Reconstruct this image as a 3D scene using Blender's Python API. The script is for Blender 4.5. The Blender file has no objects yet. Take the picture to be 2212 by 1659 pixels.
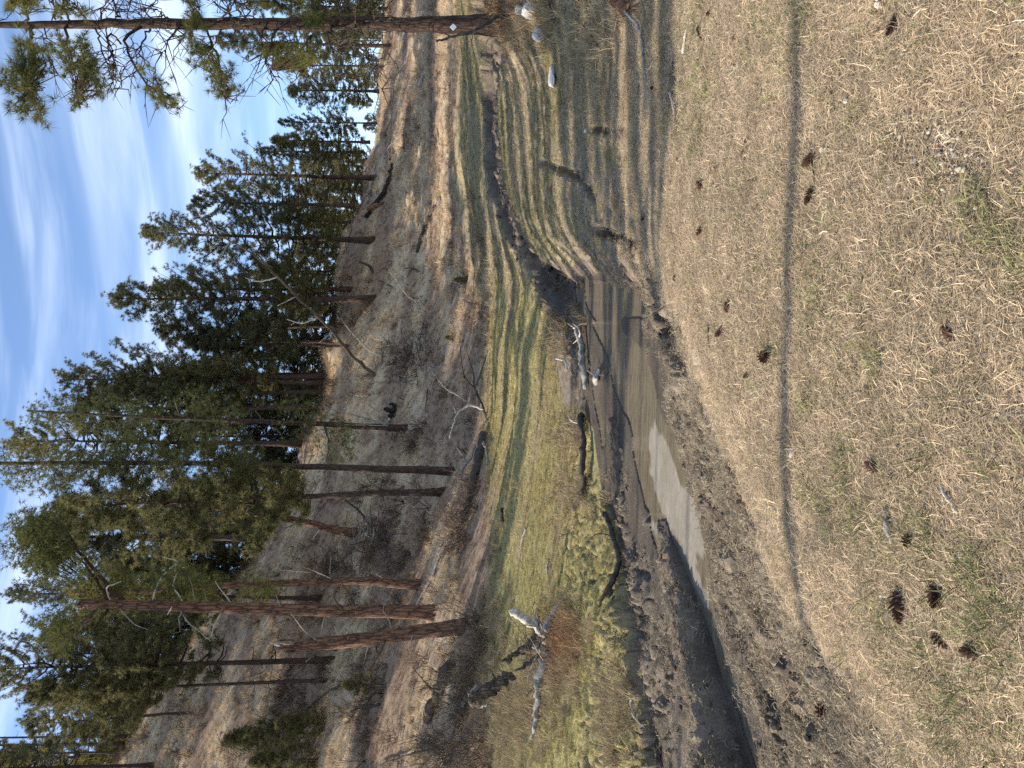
import bpy, math, random
import numpy as np
from mathutils import Vector, Matrix, Euler

random.seed(7); RNG = np.random.default_rng(11)
sc = bpy.context.scene
COL = sc.collection
rad = math.radians

# ------------------------------------------------------------------ camera
EYE = np.array([0.0, 0.0, 1.65]); FPX = 1534.0; CU, CV = 829.5, 1106.0
PITCH = math.atan(96 / FPX)
FW = np.array([0, math.cos(PITCH), -math.sin(PITCH)]); UP = np.array([0, math.sin(PITCH), math.cos(PITCH)]); RT = np.array([1.0, 0, 0])
cd = bpy.data.cameras.new('camera'); cam = bpy.data.objects.new('camera', cd); COL.objects.link(cam)
cd.sensor_fit = 'HORIZONTAL'; cd.sensor_width = 36; cd.lens = 36 * FPX / 2212; cd.clip_end = 2000; cd.clip_start = 0.05
cam.matrix_world = Matrix(((-UP[0], RT[0], -FW[0], EYE[0]), (-UP[1], RT[1], -FW[1], EYE[1]), (-UP[2], RT[2], -FW[2], EYE[2]), (0, 0, 0, 1)))
sc.camera = cam

# ------------------------------------------------------------------ light, sky, exposure
SUN_EL, SUN_AZ = rad(36), rad(5)          # sun to the left, a little beyond square-on
SUNV = Vector((-math.cos(SUN_EL) * math.cos(SUN_AZ), math.cos(SUN_EL) * math.sin(SUN_AZ), math.sin(SUN_EL)))
sl = bpy.data.lights.new('sun', 'SUN'); sl.energy = 4.3; sl.angle = rad(0.5); sl.color = (1.0, 0.91, 0.78)
so = bpy.data.objects.new('sun', sl); COL.objects.link(so); so.rotation_euler = SUNV.to_track_quat('Z', 'Y').to_euler()
W = bpy.data.worlds.new('World'); sc.world = W; W.use_nodes = True
nt = W.node_tree; nt.nodes.clear()
def N(t, typ, **kw):
    n = t.nodes.new(typ)
    for k, v in kw.items(): setattr(n, k, v)
    return n
out = N(nt, 'ShaderNodeOutputWorld'); bg = N(nt, 'ShaderNodeBackground'); bg.inputs['Strength'].default_value = 0.135
sky = N(nt, 'ShaderNodeTexSky', sky_type='NISHITA', sun_disc=False); sky.sun_elevation = SUN_EL
sky.sun_rotation = math.atan2(SUNV.x, SUNV.y); sky.altitude = 1500; sky.dust_density = 0.15; sky.ozone_density = 2.2
tc = N(nt, 'ShaderNodeTexCoord')
def cirrus(rot, scale, detail, lo, hi, dist):
    m = N(nt, 'ShaderNodeMapping'); m.inputs['Rotation'].default_value = (0, rot, 0); m.inputs['Scale'].default_value = scale
    nt.links.new(tc.outputs['Generated'], m.inputs['Vector'])
    n = N(nt, 'ShaderNodeTexNoise'); n.inputs['Scale'].default_value = 1.0; n.inputs['Detail'].default_value = detail
    n.inputs['Roughness'].default_value = 0.55; n.inputs['Distortion'].default_value = dist
    nt.links.new(m.outputs[0], n.inputs['Vector'])
    r = N(nt, 'ShaderNodeMapRange', interpolation_type='SMOOTHSTEP'); r.inputs[1].default_value = lo; r.inputs[2].default_value = hi
    nt.links.new(n.outputs['Fac'], r.inputs[0]); return r.outputs[0]
c1 = cirrus(rad(-20), (1.6, 1.3, 9.0), 4, 0.44, 0.74, 0.5)
c2 = cirrus(rad(-26), (3.5, 2.5, 30.0), 5, 0.42, 0.8, 0.3)
mm = N(nt, 'ShaderNodeMath', operation='MULTIPLY_ADD'); mm.inputs[1].default_value = 0.28
nt.links.new(c2, mm.inputs[0]); 
m2 = N(nt, 'ShaderNodeMath', operation='MULTIPLY'); m2.inputs[1].default_value = 0.42
nt.links.new(c1, m2.inputs[0]); nt.links.new(m2.outputs[0], mm.inputs[2])
mx = N(nt, 'ShaderNodeMix', data_type='RGBA', clamp_factor=True); mx.inputs[7].default_value = (5.4, 6.0, 6.9, 1)
nt.links.new(mm.outputs[0], mx.inputs[0]); nt.links.new(sky.outputs[0], mx.inputs[6])
nt.links.new(mx.outputs[2], bg.inputs['Color']); nt.links.new(bg.outputs[0], out.inputs[0])
sc.view_settings.view_transform = 'Standard'; sc.view_settings.look = 'None'; sc.view_settings.gamma = 1
sc.view_settings.exposure = 1.1; sc.view_settings.use_curve_mapping = False
sc.render.engine = 'CYCLES'; sc.cycles.max_bounces = 6; sc.cycles.diffuse_bounces = 3; sc.cycles.transparent_max_bounces = 6
sc.cycles.use_denoising = False

# ------------------------------------------------------------------ pixel <-> world
def ray(u, v): return FW + (u - CU) / FPX * RT + (CV - v) / FPX * UP
def pt(u, v, d):
    r = ray(u, v); return EYE + r * (d / r[1])
def ptz(u, v, z):
    r = ray(u, v); return EYE + r * ((z - EYE[2]) / r[2])
def project(P):
    q = np.asarray(P) - EYE; f = np.maximum(q @ FW, 1e-3)
    return CU + FPX * (q @ RT) / f, CV - FPX * (q @ UP) / f

# ------------------------------------------------------------------ noise
def _h(ix, iy, s):
    n = (ix.astype(np.int64) * 374761393 + iy.astype(np.int64) * 668265263 + s * 974711) & 0x7fffffff
    n = ((n ^ (n >> 13)) * 1274126177) & 0x7fffffff
    return ((n ^ (n >> 16)) & 0xffff) / 65535.0
def vnoise(x, y, s=0):
    ix, iy = np.floor(x), np.floor(y); fx, fy = x - ix, y - iy
    fx = fx * fx * (3 - 2 * fx); fy = fy * fy * (3 - 2 * fy)
    a, b, c, d = _h(ix, iy, s), _h(ix + 1, iy, s), _h(ix, iy + 1, s), _h(ix + 1, iy + 1, s)
    return (a * (1 - fx) + b * fx) * (1 - fy) + (c * (1 - fx) + d * fx) * fy
def fbm(x, y, o=4, s=0):
    t = 0; a = .5; w = 0
    for i in range(o):
        t = t + a * vnoise(x * 2 ** i + 17.3 * i, y * 2 ** i - 9.1 * i, s + i); w += a; a *= .5
    return t / w

# ------------------------------------------------------------------ terrain control points
WATER_Z = -0.85
CP = []
def c_d(u, *vd):
    for v, d in vd: CP.append(pt(u, v, d))
def c_z(u, *vz):
    for v, z in vz: CP.append(ptz(u, v, z))
COLS = {
 1659: [(1440,6.3),(1350,8),(1250,10.5),(1150,13),(1080,15),(1030,16.5),(1015,20),(1000,30),(985,42),(940,55),(890,70),(840,95)],
 1500: [(1440,6.3),(1380,7.6),(1250,11),(1150,15),(1090,19),(1055,24),(1040,29),(1010,38),(940,55),(890,68),(815,90)],
 1300: [(1440,6.2),(1385,7.6),(1260,11.2),(1150,16),(1095,20.5),(1075,25),(1045,31),(1010,38),(945,54),(880,66),(790,80)],
 1150: [(1440,6.2),(1390,7.7),(1330,9.5),(1250,11.5),(1180,15),(1130,19),(1095,25),(1060,31),(1040,36),(1000,45),(900,60),(735,72)],
 1059: [(1440,6.2),(1415,7.5),(1340,10),(1225,17.5),(1190,20),(1150,23),(1110,26.5),(1075,31),(1050,36),(1000,46),(900,58),(720,68)],
 900: [(1495,5.5),(1455,7.2),(1425,8.7),(1262,14.9),(1235,16),(1200,18),(1150,21.5),(1110,25),(1075,29.5),(1055,34),(1000,42),(900,52),(700,64)],
 700: [(1567,4.8),(1530,5.8),(1490,7.2),(1265,14.3),(1225,15.8),(1180,18.3),(1130,22),(1085,26.5),(1060,30),(1000,37),(900,45),(650,61)],
 509: [(1640,4.26),(1600,5),(1555,6.4),(1370,10.5),(1330,11.3),(1270,13.5),(1200,16.2),(1130,20),(1080,23.5),(1040,26.5),(950,32),(850,39),(590,60)],
 329: [(1740,3.68),(1680,4.5),(1610,5.9),(1440,8.7),(1400,9.3),(1360,9.9),(1322,10.1),(1250,12.8),(1180,16),(1110,20),(1060,23),(1000,25.5),(930,28),(800,38),(440,60)],
 159: [(1862,3.15),(1800,3.8),(1690,5.2),(1440,8.6),(1405,9.0),(1380,9.1),(1300,11),(1200,14.3),(1120,18),(1060,21),(980,24),(850,30),(600,42),(340,60)],
 0: [(1960,2.83),(1880,3.4),(1750,4.8),(1470,8.1),(1425,8.8),(1402,8.9),(1300,11),(1200,14),(1100,18),(1050,20.5),(950,24.5),(800,31),(500,44),(240,60)],
}
for u, l in COLS.items():
    c_d(u, *l)
    q = CP[-1]
    CP.append(np.array([q[0] * 1.35, q[1] + 26, q[2] - 4.0])); CP.append(np.array([q[0] * 3.5, 280.0, q[2] - 12]))
for l, u in ((COLS[0], -400), (COLS[1659], 2060)):
    for v, d in l: CP.append(np.array([pt(u, 1000, d)[0], d, pt(CU, v, d)[2]]))
for th in (-.8, -.4, 0, .4, .8):
    for d in (.6, 1.2, 2.0): CP.append(np.array([th * d, d, 0.0]))
for th in (0, .3, .55, .8): CP.append(np.array([th * 4, 4.0, -0.03]))
# pool: shores, bottom, mud tongues, side channel
SH = WATER_Z + .025
c_z(1059, (1268, SH)); c_z(1000, (1412, SH), (1290, -1.05), (1360, -1.05)); c_z(1040, (1320, -.98), (1385, SH))
c_z(900, (1418, SH), (1282, SH), (1340, -1.05)); c_z(790, (1434, SH), (1375, -1.05)); c_z(700, (1464, SH), (1405, -1.05), (1345, SH))
c_z(600, (1492, SH), (1435, -1.05), (1378, SH)); c_z(509, (1522, SH), (1475, -1.05), (1424, -.84)); c_z(389, (1541, SH), (1515, -1.0))
c_z(329, (1550, SH), (1530, -1.0)); c_z(250, (1576, SH), (1556, -1.0)); c_z(159, (1597, SH), (1580, -1.0)); c_z(60, (1622, SH), (1604, -1.0))
c_z(0, (1643, SH), (1622, -1.0)); c_z(-200, (1700, SH), (1672, -1.0), (1640, -.7))
c_z(960, (1392, -.70)); c_z(900, (1401, -.76))
c_z(850, (1309, -.79)); c_z(750, (1327, -.79)); c_z(680, (1342, -.80))
c_z(920, (1283, -.90)); c_z(800, (1288, -.90)); c_z(700, (1297, -.90)); c_z(655, (1306, -.88))
c_z(490, (1432, -.80))
for u, v in ((509, 1409), (459, 1436), (403, 1453), (339, 1461), (293, 1476), (219, 1483), (119, 1490), (0, 1500)): c_z(u, (v, -.88))
CP = np.array(CP)
TH_LIM = .8
def _uv(x, y):
    y = np.maximum(y, .4); th = np.clip(x / y, -TH_LIM, TH_LIM); return th * 2.2, np.log(y)
_ca, _cb = _uv(CP[:, 0], CP[:, 1])
_D = np.hypot(_ca[:, None] - _ca[None], _cb[:, None] - _cb[None])
_n = len(CP); _A = np.zeros((_n + 3, _n + 3)); _A[:_n, :_n] = -_D - 2e-4 * np.eye(_n)
_A[:_n, _n:] = np.stack([np.ones(_n), _ca, _cb], 1); _A[_n:, :_n] = _A[:_n, _n:].T
_wt = np.linalg.solve(_A, np.concatenate([CP[:, 2], np.zeros(3)]))
def base_z(x, y):
    a, b = _uv(x, y); o = np.empty(len(a))
    for i in range(0, len(a), 20000):
        s = slice(i, i + 20000)
        o[s] = -np.hypot(a[s, None] - _ca[None], b[s, None] - _cb[None]) @ _wt[:_n] + _wt[_n] + _wt[_n + 1] * a[s] + _wt[_n + 2] * b[s]
    return o
def hit_fn(u, v, fn, dmin=1.2, dmax=200):
    ds = np.exp(np.linspace(math.log(dmin), math.log(dmax), 1500)); r = ray(u, v)
    P = EYE + r * (ds / r[1])[:, None]; below = P[:, 2] <= fn(P[:, 0], P[:, 1])
    if not below.any(): return pt(u, v, 60)
    i = int(np.argmax(below)); a = P[max(i - 1, 0)]; b = P[i]; p = (a + b) / 2
    return p
# carved cracks, the upstream channel and undercut bank lines (photo coordinates X, Y -> u, v)
def XY(l): return [(1659 - y, x) for x, y in l]
CARVE = []
def carve(l, w, depth, wob=.3): CARVE.append((np.array([hit_fn(u, v, base_z) for u, v in XY(l)]), w, depth, wob))
carve([(1046,30),(1050,130),(1052,220),(1060,330),(1088,420),(1105,500),(1150,575),(1210,640),(1255,690)], .6, .5)
carve([(1166,352),(1192,360),(1246,383),(1266,406),(1285,432)], .075, .16)
carve([(1279,498),(1310,505),(1340,514),(1393,531)], .075, .2)
carve([(1275,278),(1315,284),(1353,280)], .06, .1)
carve([(1456,140),(1460,190),(1463,277)], .09, .2)
carve([(1406,625),(1428,690),(1462,750),(1486,800)], .13, .34)
carve([(1391,690),(1410,750),(1426,800),(1436,850),(1432,890)], .12, .30)
carve([(1530,885),(1545,935)], .09, .2)
carve([(1571,990),(1606,1065),(1636,1150),(1661,1230)], .085, .28)
carve([(1551,1175),(1581,1280),(1591,1355),(1636,1460),(1671,1520)], .10, .32)
carve([(1100,660),(1110,720),(1118,800),(1115,850)], .2, .2)
carve([(1270,900),(1300,1010),(1320,1110),(1342,1200),(1350,1320),(1372,1440),(1402,1560),(1415,1650)], .16, .2)
carve([(1425,1240),(1452,1330),(1470,1420),(1478,1560)], .12, .2)
carve([(1720,1480),(1770,1560),(1800,1650)], .07, .16)
carve([(1700,1420),(1735,1500),(1765,1640)], .06, .14)
def seg_dist(x, y, P):
    best = np.full(len(x), 1e9)
    for a, b in zip(P[:-1], P[1:]):
        ab = b[:2] - a[:2]; L = ab @ ab + 1e-9
        t = np.clip(((x - a[0]) * ab[0] + (y - a[1]) * ab[1]) / L, 0, 1)
        best = np.minimum(best, np.hypot(x - a[0] - t * ab[0], y - a[1] - t * ab[1]))
    return best
def cr_dist(x, y): return seg_dist(x, y, CARVE[0][0])
def inpoly(u, v, poly):
    poly = np.array(poly, float); r = np.zeros(len(u), bool); j = len(poly) - 1
    for i in range(len(poly)):
        xi, yi = poly[i]; xj, yj = poly[j]
        c = ((yi > v) != (yj > v)) & (u < (xj - xi) * (v - yi) / (yj - yi + 1e-9) + xi); r ^= c; j = i
    return r
MUD_POLY = XY([(1440,560),(1440,600),(1500,790),(1570,970),(1640,1150),(1735,1330),(1845,1480),(1955,1659),(2100,1800),
               (1420,1800),(1415,1659),(1398,1500),(1352,1310),(1332,1130),(1302,1080),(1285,960),(1262,900),(1215,860),(1195,760),(1170,640),(1130,560),(1200,580),(1260,560),(1290,590),(1320,560),(1390,560)])
def zones(x, y, z):
    """soft ground-type weights at world points, from outlines drawn on the ground"""
    u, v = project(np.stack([x, y, z], 1))
    k = np.clip(60 / np.maximum(y, 1), 2, 30)
    u2 = u + (fbm(x * .9, y * .9, 3, 5) - .5) * 90; v2 = v + (fbm(x * 1.1, y * 1.1, 3, 9) - .5) * k * 2.2
    mud = inpoly(u2, v2, MUD_POLY)
    sm = lambda a, b, t: np.clip((t - a) / (b - a), 0, 1)
    hill = np.maximum(sm(1075, 1045, v2 + 22 * sm(500, 1000, u) + 55 * sm(1000, 1250, u)), sm(30, 38, y) * sm(1300, 900, u))
    hill = np.where(y < 13, 0, hill)
    far = sm(1052, 1040, v2) * (1 - hill) * sm(800, 1050, u)
    right = sm(1450, 1425, v2) * sm(1000, 1080, u2) * (1 - hill) * (1 - far)
    plateau = np.where(v2 > 1425, 1.0, 0.0) * np.where(mud, 0, 1)
    meadow = np.clip(1 - hill - far - right - plateau - mud, 0, 1)
    return dict(u=u, v=v, mud=mud.astype(float), hill=hill, far=far, right=right * (1 - mud), plateau=plateau, meadow=meadow)
SCP = np.array([hit_fn(u, v, base_z) for u, v in XY([(1034,-60),(1036,80),(1041,150),(1046,230),(1051,330),(1062,420),(1088,500),(1122,560)])])
SCP = SCP[np.argsort(SCP[:, 0] / SCP[:, 1])]
def scarp(x, y):
    th = x / np.maximum(y, .5); T = SCP[:, 0] / SCP[:, 1]; dw = np.interp(th, T, SCP[:, 1]) + (fbm(th * 16, th * 5, 5, 77) - .5) * 3.4
    s_ = dw - y; f = np.clip((th - T[0]) / .03, 0, 1) * (y > 12)
    dz = -(.34 + .2 * vnoise(th * 9, th * 3, 79)) * f * np.where(s_ > 0, np.exp(-s_ / 4.5), np.clip(1 + s_ / .25, 0, 1)) * np.clip((9 - s_) / 3, 0, 1)
    dark = f * np.exp(-((s_ - .1) / .45) ** 2); mud = f * (s_ > -.3) * np.clip((6.2 + 2 * (fbm(x * .8, y * .8, 3, 78) - .5) * 3 - s_) / .8, 0, 1)  # dark = weight of the shade painted on the scarp face
    return dz, dark, mud
WPOLY = [[(1262,600),(1268,660),(1290,696),(1280,700),(1293,726),(1306,753),(1319,786),(1326,833),(1336,860),(1346,886),(1360,906),(1369,946),(1369,973),(1376,1013),(1388,1060),(1396,1095),(1410,1110),(1425,1125),(1440,1120),(1453,1162),(1472,1209),(1496,1266),(1510,1306),(1530,1352),(1543,1392),(1556,1446),(1566,1470),(1583,1506),(1603,1550),(1613,1590),(1626,1625),(1636,1659),(1670,1780),
 (1700,1780),(1646,1659),(1639,1639),(1629,1590),(1616,1550),(1600,1500),(1586,1456),(1570,1406),(1556,1366),(1546,1320),(1540,1266),(1533,1216),(1523,1166),(1514,1106),(1506,1086),(1493,1053),(1483,1020),(1480,983),(1466,960),(1456,933),(1440,916),(1426,886),(1420,853),(1413,820),(1403,786),(1396,760),(1374,743),(1346,716),(1343,693),(1350,683),(1373,686),(1396,683),(1406,653),(1403,636),(1383,628),(1350,622),(1330,610),(1306,610),(1283,612),(1265,598)],
 [(1402,1095),(1409,1150),(1422,1192),(1432,1239),(1442,1292),(1452,1339),(1462,1372),(1470,1440),(1479,1490),(1486,1540),(1496,1700),(1512,1700),(1500,1505),(1496,1440),(1493,1390),(1486,1352),(1473,1312),(1459,1272),(1456,1232),(1442,1182),(1426,1139),(1414,1106)],
 [(1512,1482),(1526,1506),(1536,1556),(1552,1606),(1572,1700),(1548,1700),(1532,1590),(1520,1522)],
 [(1276,766),(1279,820),(1292,853),(1299,886),(1306,920),(1309,963),(1302,966),(1296,920),(1287,880),(1281,836),(1275,793)]]
WWORLD = [np.array([ptz(1659 - y, x, WATER_Z)[:2] for x, y in l]) for l in WPOLY]
TB = np.array([(*ptz(1659 - Y, X, WATER_Z)[:2], zt) for X, Y, zt in ((1430, 1128, -.82), (1453, 1162, -.76), (1476, 1206, -.72), (1500, 1270, -.67), (1523, 1340, -.61), (1543, 1406, -.55), (1563, 1470, -.51), (1586, 1540, -.48), (1606, 1610, -.48), (1650, 1720, -.48))])
TB = TB[np.argsort(TB[:, 0] / TB[:, 1])]
def tongue(x, y, z):
    th = x / np.maximum(y, .5); T = TB[:, 0] / TB[:, 1]; s_ = y - np.interp(th, T, TB[:, 1]); zt = np.interp(th, T, TB[:, 2])
    n = fbm(x * 3.5, y * 3.5, 3, 88) - .5; zt = zt + n * .16; w = .55 + n * .5
    t = np.where((s_ > .03) & (th > T[0]) & (th < T[-1]), np.clip(1 - (s_ - w) / .25, 0, 1) * np.clip((s_ - .02) / .13, 0, 1) ** .6, 0)
    return np.where(t > 0, np.maximum(z, WATER_Z - .05 + (zt - WATER_Z + .05) * t), z)
def ground_z(x, y, detail=True):
    x = np.atleast_1d(np.asarray(x, float)); y = np.atleast_1d(np.asarray(y, float))
    z = base_z(x, y)
    for P, w, dep, wob in CARVE:
        lo = P[:, :2].min(0) - 3 * w - .5; hi = P[:, :2].max(0) + 3 * w + .5
        m = (x > lo[0]) & (x < hi[0]) & (y > lo[1]) & (y < hi[1])
        if m.any():
            d = seg_dist(x[m], y[m], P); d = d * (1 + wob * (fbm(x[m] / w * .7, y[m] / w * .7, 2, 3) - .5) * 2.4)
            z[m] -= dep * 1.35 * np.exp(-(d / w) ** 4) * (.55 + .9 * vnoise(x[m] * .9, y[m] * .9, 21))
    z += scarp(x, y)[0]
    amp = np.clip((y - 22) / 30, 0, 1)
    z += amp * (fbm(x * .35, y * .35, 4, 1) - .5) * .9
    z = tongue(x, y, z)
    if detail:
        inwet = np.clip((-.05 - z) / .3, 0, 1) * np.clip((14 - y) / 3, 0, 1) * np.clip((8.2 + .0 * x - y) / .0001 + 1, 0, 1)
        lowm = np.clip((-.2 - z) / .2, 0, 1) * np.clip((16 - y) / 3, 0, 1) * np.clip((x * -1 + 3.2) / .8, 0, 1); lowm = np.maximum(lowm, np.clip(np.exp(-(cr_dist(x, y) / 1.3) ** 4) * (y > 12) + scarp(x, y)[2], 0, 1))
        above = np.clip((z - WATER_Z) / .05, 0, 1)
        nw = (y < 16) & (y > 2.5) & (np.abs(x) < 6) & (z < -.2); dsh = np.full(len(x), 9.0)
        for Pw in WWORLD: dsh[nw] = np.minimum(dsh[nw], seg_dist(x[nw], y[nw], np.concatenate([Pw, Pw[:1]])))
        lowm = lowm * np.clip(dsh / .9, .12, 1)
        rdg = 1 - np.abs(2 * fbm(x * 2.4, y * 2.4, 2, 114) - 1); rd2 = 1 - np.abs(2 * fbm(x * 5.5 + 3, y * 5.5, 2, 115) - 1)
        z += lowm * above * ((fbm(x * 7, y * 7, 3, 4) - .5) * .20 + (fbm(x * 1.8, y * 1.8, 2, 14) - .5) * .14 - np.clip(rdg - .86, 0, 1) * 1.3 - np.clip(rd2 - .87, 0, 1) * .7)
        z += (fbm(x * 9, y * 9, 3, 6) - .5) * .03 + (fbm(x * 2.2, y * 2.2, 2, 8) - .5) * .05 * np.clip(y / 6, .4, 1) * above
        near = (y < 16) & (y > 5) & (np.abs(x) < 6); wet = np.zeros(len(x), bool)
        for Pw in WWORLD: wet[near] |= inpoly(x[near], y[near], Pw)
        z = np.where(wet, np.minimum(z, -.95), np.where(near, np.maximum(z, WATER_Z + .02), z))
    return z
def hit(u, v, dmin=1.2): return hit_fn(u, v, ground_z, dmin)
def hxy(x, y): return hit(1659 - y, x)

# ------------------------------------------------------------------ materials
def mat(name):
    m = bpy.data.materials.new(name); m.use_nodes = True; t = m.node_tree; b = t.nodes['Principled BSDF']
    b.inputs['Specular IOR Level'].default_value = .25; return m, t, b
def ramp(t, stops):
    r = N(t, 'ShaderNodeValToRGB'); e = r.color_ramp.elements
    while len(e) < len(stops): e.new(.5)
    for i, (p, c) in enumerate(stops): e[i].position = p; e[i].color = (*c, 1)
    return r
def noise(t, scale, detail=4, vec=None, rough=.55, dist=0):
    n = N(t, 'ShaderNodeTexNoise'); n.inputs['Scale'].default_value = scale; n.inputs['Detail'].default_value = detail
    n.inputs['Roughness'].default_value = rough; n.inputs['Distortion'].default_value = dist
    if vec: t.links.new(vec, n.inputs['Vector'])
    return n
def bump(t, b, h, strength, dist):
    k = N(t, 'ShaderNodeBump'); k.inputs['Strength'].default_value = strength; k.inputs['Distance'].default_value = dist
    t.links.new(h, k.inputs['Height']); t.links.new(k.outputs[0], b.inputs['Normal']); return k
def coords(t, kind='Object', scale=(1, 1, 1)):
    c = N(t, 'ShaderNodeTexCoord'); m = N(t, 'ShaderNodeMapping'); m.inputs['Scale'].default_value = scale
    t.links.new(c.outputs[kind], m.inputs[0]); return m.outputs[0]
def mul(t, a, b, f=1.0):
    m = N(t, 'ShaderNodeMix', data_type='RGBA', blend_type='MULTIPLY'); m.inputs[0].default_value = f
    t.links.new(a, m.inputs[6]); t.links.new(b, m.inputs[7]); return m.outputs[2]

def ground_material():
    m, t, b = mat('ground'); a = N(t, 'ShaderNodeAttribute', attribute_name='tint'); w = N(t, 'ShaderNodeAttribute', attribute_name='wet')
    p = coords(t)
    n1 = noise(t, 45, 6, p, .7); n2 = noise(t, 3.2, 5, p, .6); n3 = noise(t, 160, 3, p, .7)
    r1 = ramp(t, [(.28, (.5, .48, .46)), (.5, (.95, .95, .95)), (.72, (1.5, 1.47, 1.4))]); t.links.new(n1.outputs['Fac'], r1.inputs[0])
    r2 = ramp(t, [(.3, (.75, .74, .72)), (.7, (1.22, 1.2, 1.16))]); t.links.new(n2.outputs['Fac'], r2.inputs[0])
    c = mul(t, mul(t, a.outputs['Color'], r1.outputs[0]), r2.outputs[0]); t.links.new(c, b.inputs['Base Color'])
    mr = N(t, 'ShaderNodeMapRange'); mr.inputs[3].default_value = .95; mr.inputs[4].default_value = .38
    t.links.new(w.outputs['Fac'], mr.inputs[0]); t.links.new(mr.outputs[0], b.inputs['Roughness'])
    s = N(t, 'ShaderNodeMath', operation='ADD'); t.links.new(n1.outputs['Fac'], s.inputs[0]); t.links.new(n3.outputs['Fac'], s.inputs[1])
    bump(t, b, s.outputs[0], .8, .02); return m
def bark_material(name, c_dark, c_mid, c_light, sz=1.0):
    m, t, b = mat(name); p = coords(t, 'Object', (11 * sz, 11 * sz, 1.9 * sz))
    vo = N(t, 'ShaderNodeTexVoronoi', feature='DISTANCE_TO_EDGE'); vo.inputs['Scale'].default_value = 1.0
    nz = noise(t, 1.6, 4, p, .6); 
    vm = N(t, 'ShaderNodeVectorMath', operation='MULTIPLY_ADD'); vm.inputs[1].default_value = (1.1, 1.1, 1.1); t.links.new(nz.outputs['Color'], vm.inputs[0]); t.links.new(p, vm.inputs[2]); t.links.new(vm.outputs[0], vo.inputs['Vector'])
    n2 = noise(t, 5, 5, p, .65)
    r = ramp(t, [(.0, c_dark), (.12, c_mid), (.6, c_light)]); t.links.new(vo.outputs['Distance'], r.inputs[0])
    r2 = ramp(t, [(.3, (.55, .52, .5)), (.7, (1.3, 1.27, 1.25))]); t.links.new(n2.outputs['Fac'], r2.inputs[0])
    t.links.new(mul(t, r.outputs[0], r2.outputs[0]), b.inputs['Base Color']); b.inputs['Roughness'].default_value = .95
    s = N(t, 'ShaderNodeMath', operation='MULTIPLY_ADD'); s.inputs[1].default_value = 1.5
    t.links.new(vo.outputs['Distance'], s.inputs[0]); t.links.new(n2.outputs['Fac'], s.inputs[2]); bump(t, b, s.outputs[0], 1.0, .04 / sz); return m
def wood_material(name, c0, c1, c2):
    m, t, b = mat(name); p = coords(t, 'Object', (22, 22, 22)); w = noise(t, .35, 4, p, .6, 1.2); n2 = noise(t, 2.2, 5, p, .7)
    r = ramp(t, [(.32, c0), (.5, c1), (.68, c2)]); t.links.new(w.outputs['Fac'], r.inputs[0])
    r2 = ramp(t, [(.3, (.6, .58, .56)), (.7, (1.25, 1.24, 1.22))]); t.links.new(n2.outputs['Fac'], r2.inputs[0])
    t.links.new(mul(t, r.outputs[0], r2.outputs[0]), b.inputs['Base Color']); b.inputs['Roughness'].default_value = .9
    bump(t, b, n2.outputs['Fac'], .8, .015); return m
def leaf_material(name, c, var=.35, inst=False, trans=.3, tipc=None):
    m, t, b = mat(name); t.nodes.remove(b); o = t.nodes['Material Output']
    p = coords(t, 'Object'); n = noise(t, .9, 3, p); n2 = noise(t, 7, 2, p)
    r = ramp(t, [(.25, (1 - var,) * 3), (.75, (1 + var * 1.25, 1 + var * 1.1, 1 + var * .6))]); t.links.new(n.outputs['Fac'], r.inputs[0])
    r2 = ramp(t, [(.3, (.7, .7, .7)), (.7, (1.3, 1.3, 1.2))]); t.links.new(n2.outputs['Fac'], r2.inputs[0])
    if inst:
        a = N(t, 'ShaderNodeAttribute', attribute_name='tint', attribute_type='INSTANCER'); src = a.outputs['Color']
        col = mul(t, src, r2.outputs[0])
    else:
        q = N(t, 'ShaderNodeRGB'); q.outputs[0].default_value = (*c, 1); col = mul(t, mul(t, q.outputs[0], r.outputs[0]), r2.outputs[0])
        oi = N(t, 'ShaderNodeObjectInfo'); r3 = ramp(t, [(0, (.75, .8, .8)), (1, (1.3, 1.22, .95))]); t.links.new(oi.outputs['Random'], r3.inputs[0]); col = mul(t, col, r3.outputs[0])
    d = N(t, 'ShaderNodeBsdfDiffuse'); tr = N(t, 'ShaderNodeBsdfTranslucent'); g = N(t, 'ShaderNodeBsdfGlossy'); g.inputs['Roughness'].default_value = .5
    t.links.new(col, d.inputs[0]); t.links.new(col, tr.inputs[0]); t.links.new(col, g.inputs[0])
    x = N(t, 'ShaderNodeMixShader'); x.inputs[0].default_value = trans; t.links.new(d.outputs[0], x.inputs[1]); t.links.new(tr.outputs[0], x.inputs[2])
    x2 = N(t, 'ShaderNodeMixShader'); x2.inputs[0].default_value = .06; t.links.new(x.outputs[0], x2.inputs[1]); t.links.new(g.outputs[0], x2.inputs[2])
    t.links.new(x2.outputs[0], o.inputs[0]); return m
def plain(name, c, rough=.9, var=.4, sc_=20):
    m, t, b = mat(name); p = coords(t); n = noise(t, sc_, 5, p, .65)
    r = ramp(t, [(.3, tuple(k * (1 - var) for k in c)), (.7, tuple(min(1, k * (1 + var)) for k in c))]); t.links.new(n.outputs['Fac'], r.inputs[0])
    t.links.new(r.outputs[0], b.inputs['Base Color']); b.inputs['Roughness'].default_value = rough; bump(t, b, n.outputs['Fac'], .6, .01); return m
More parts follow.
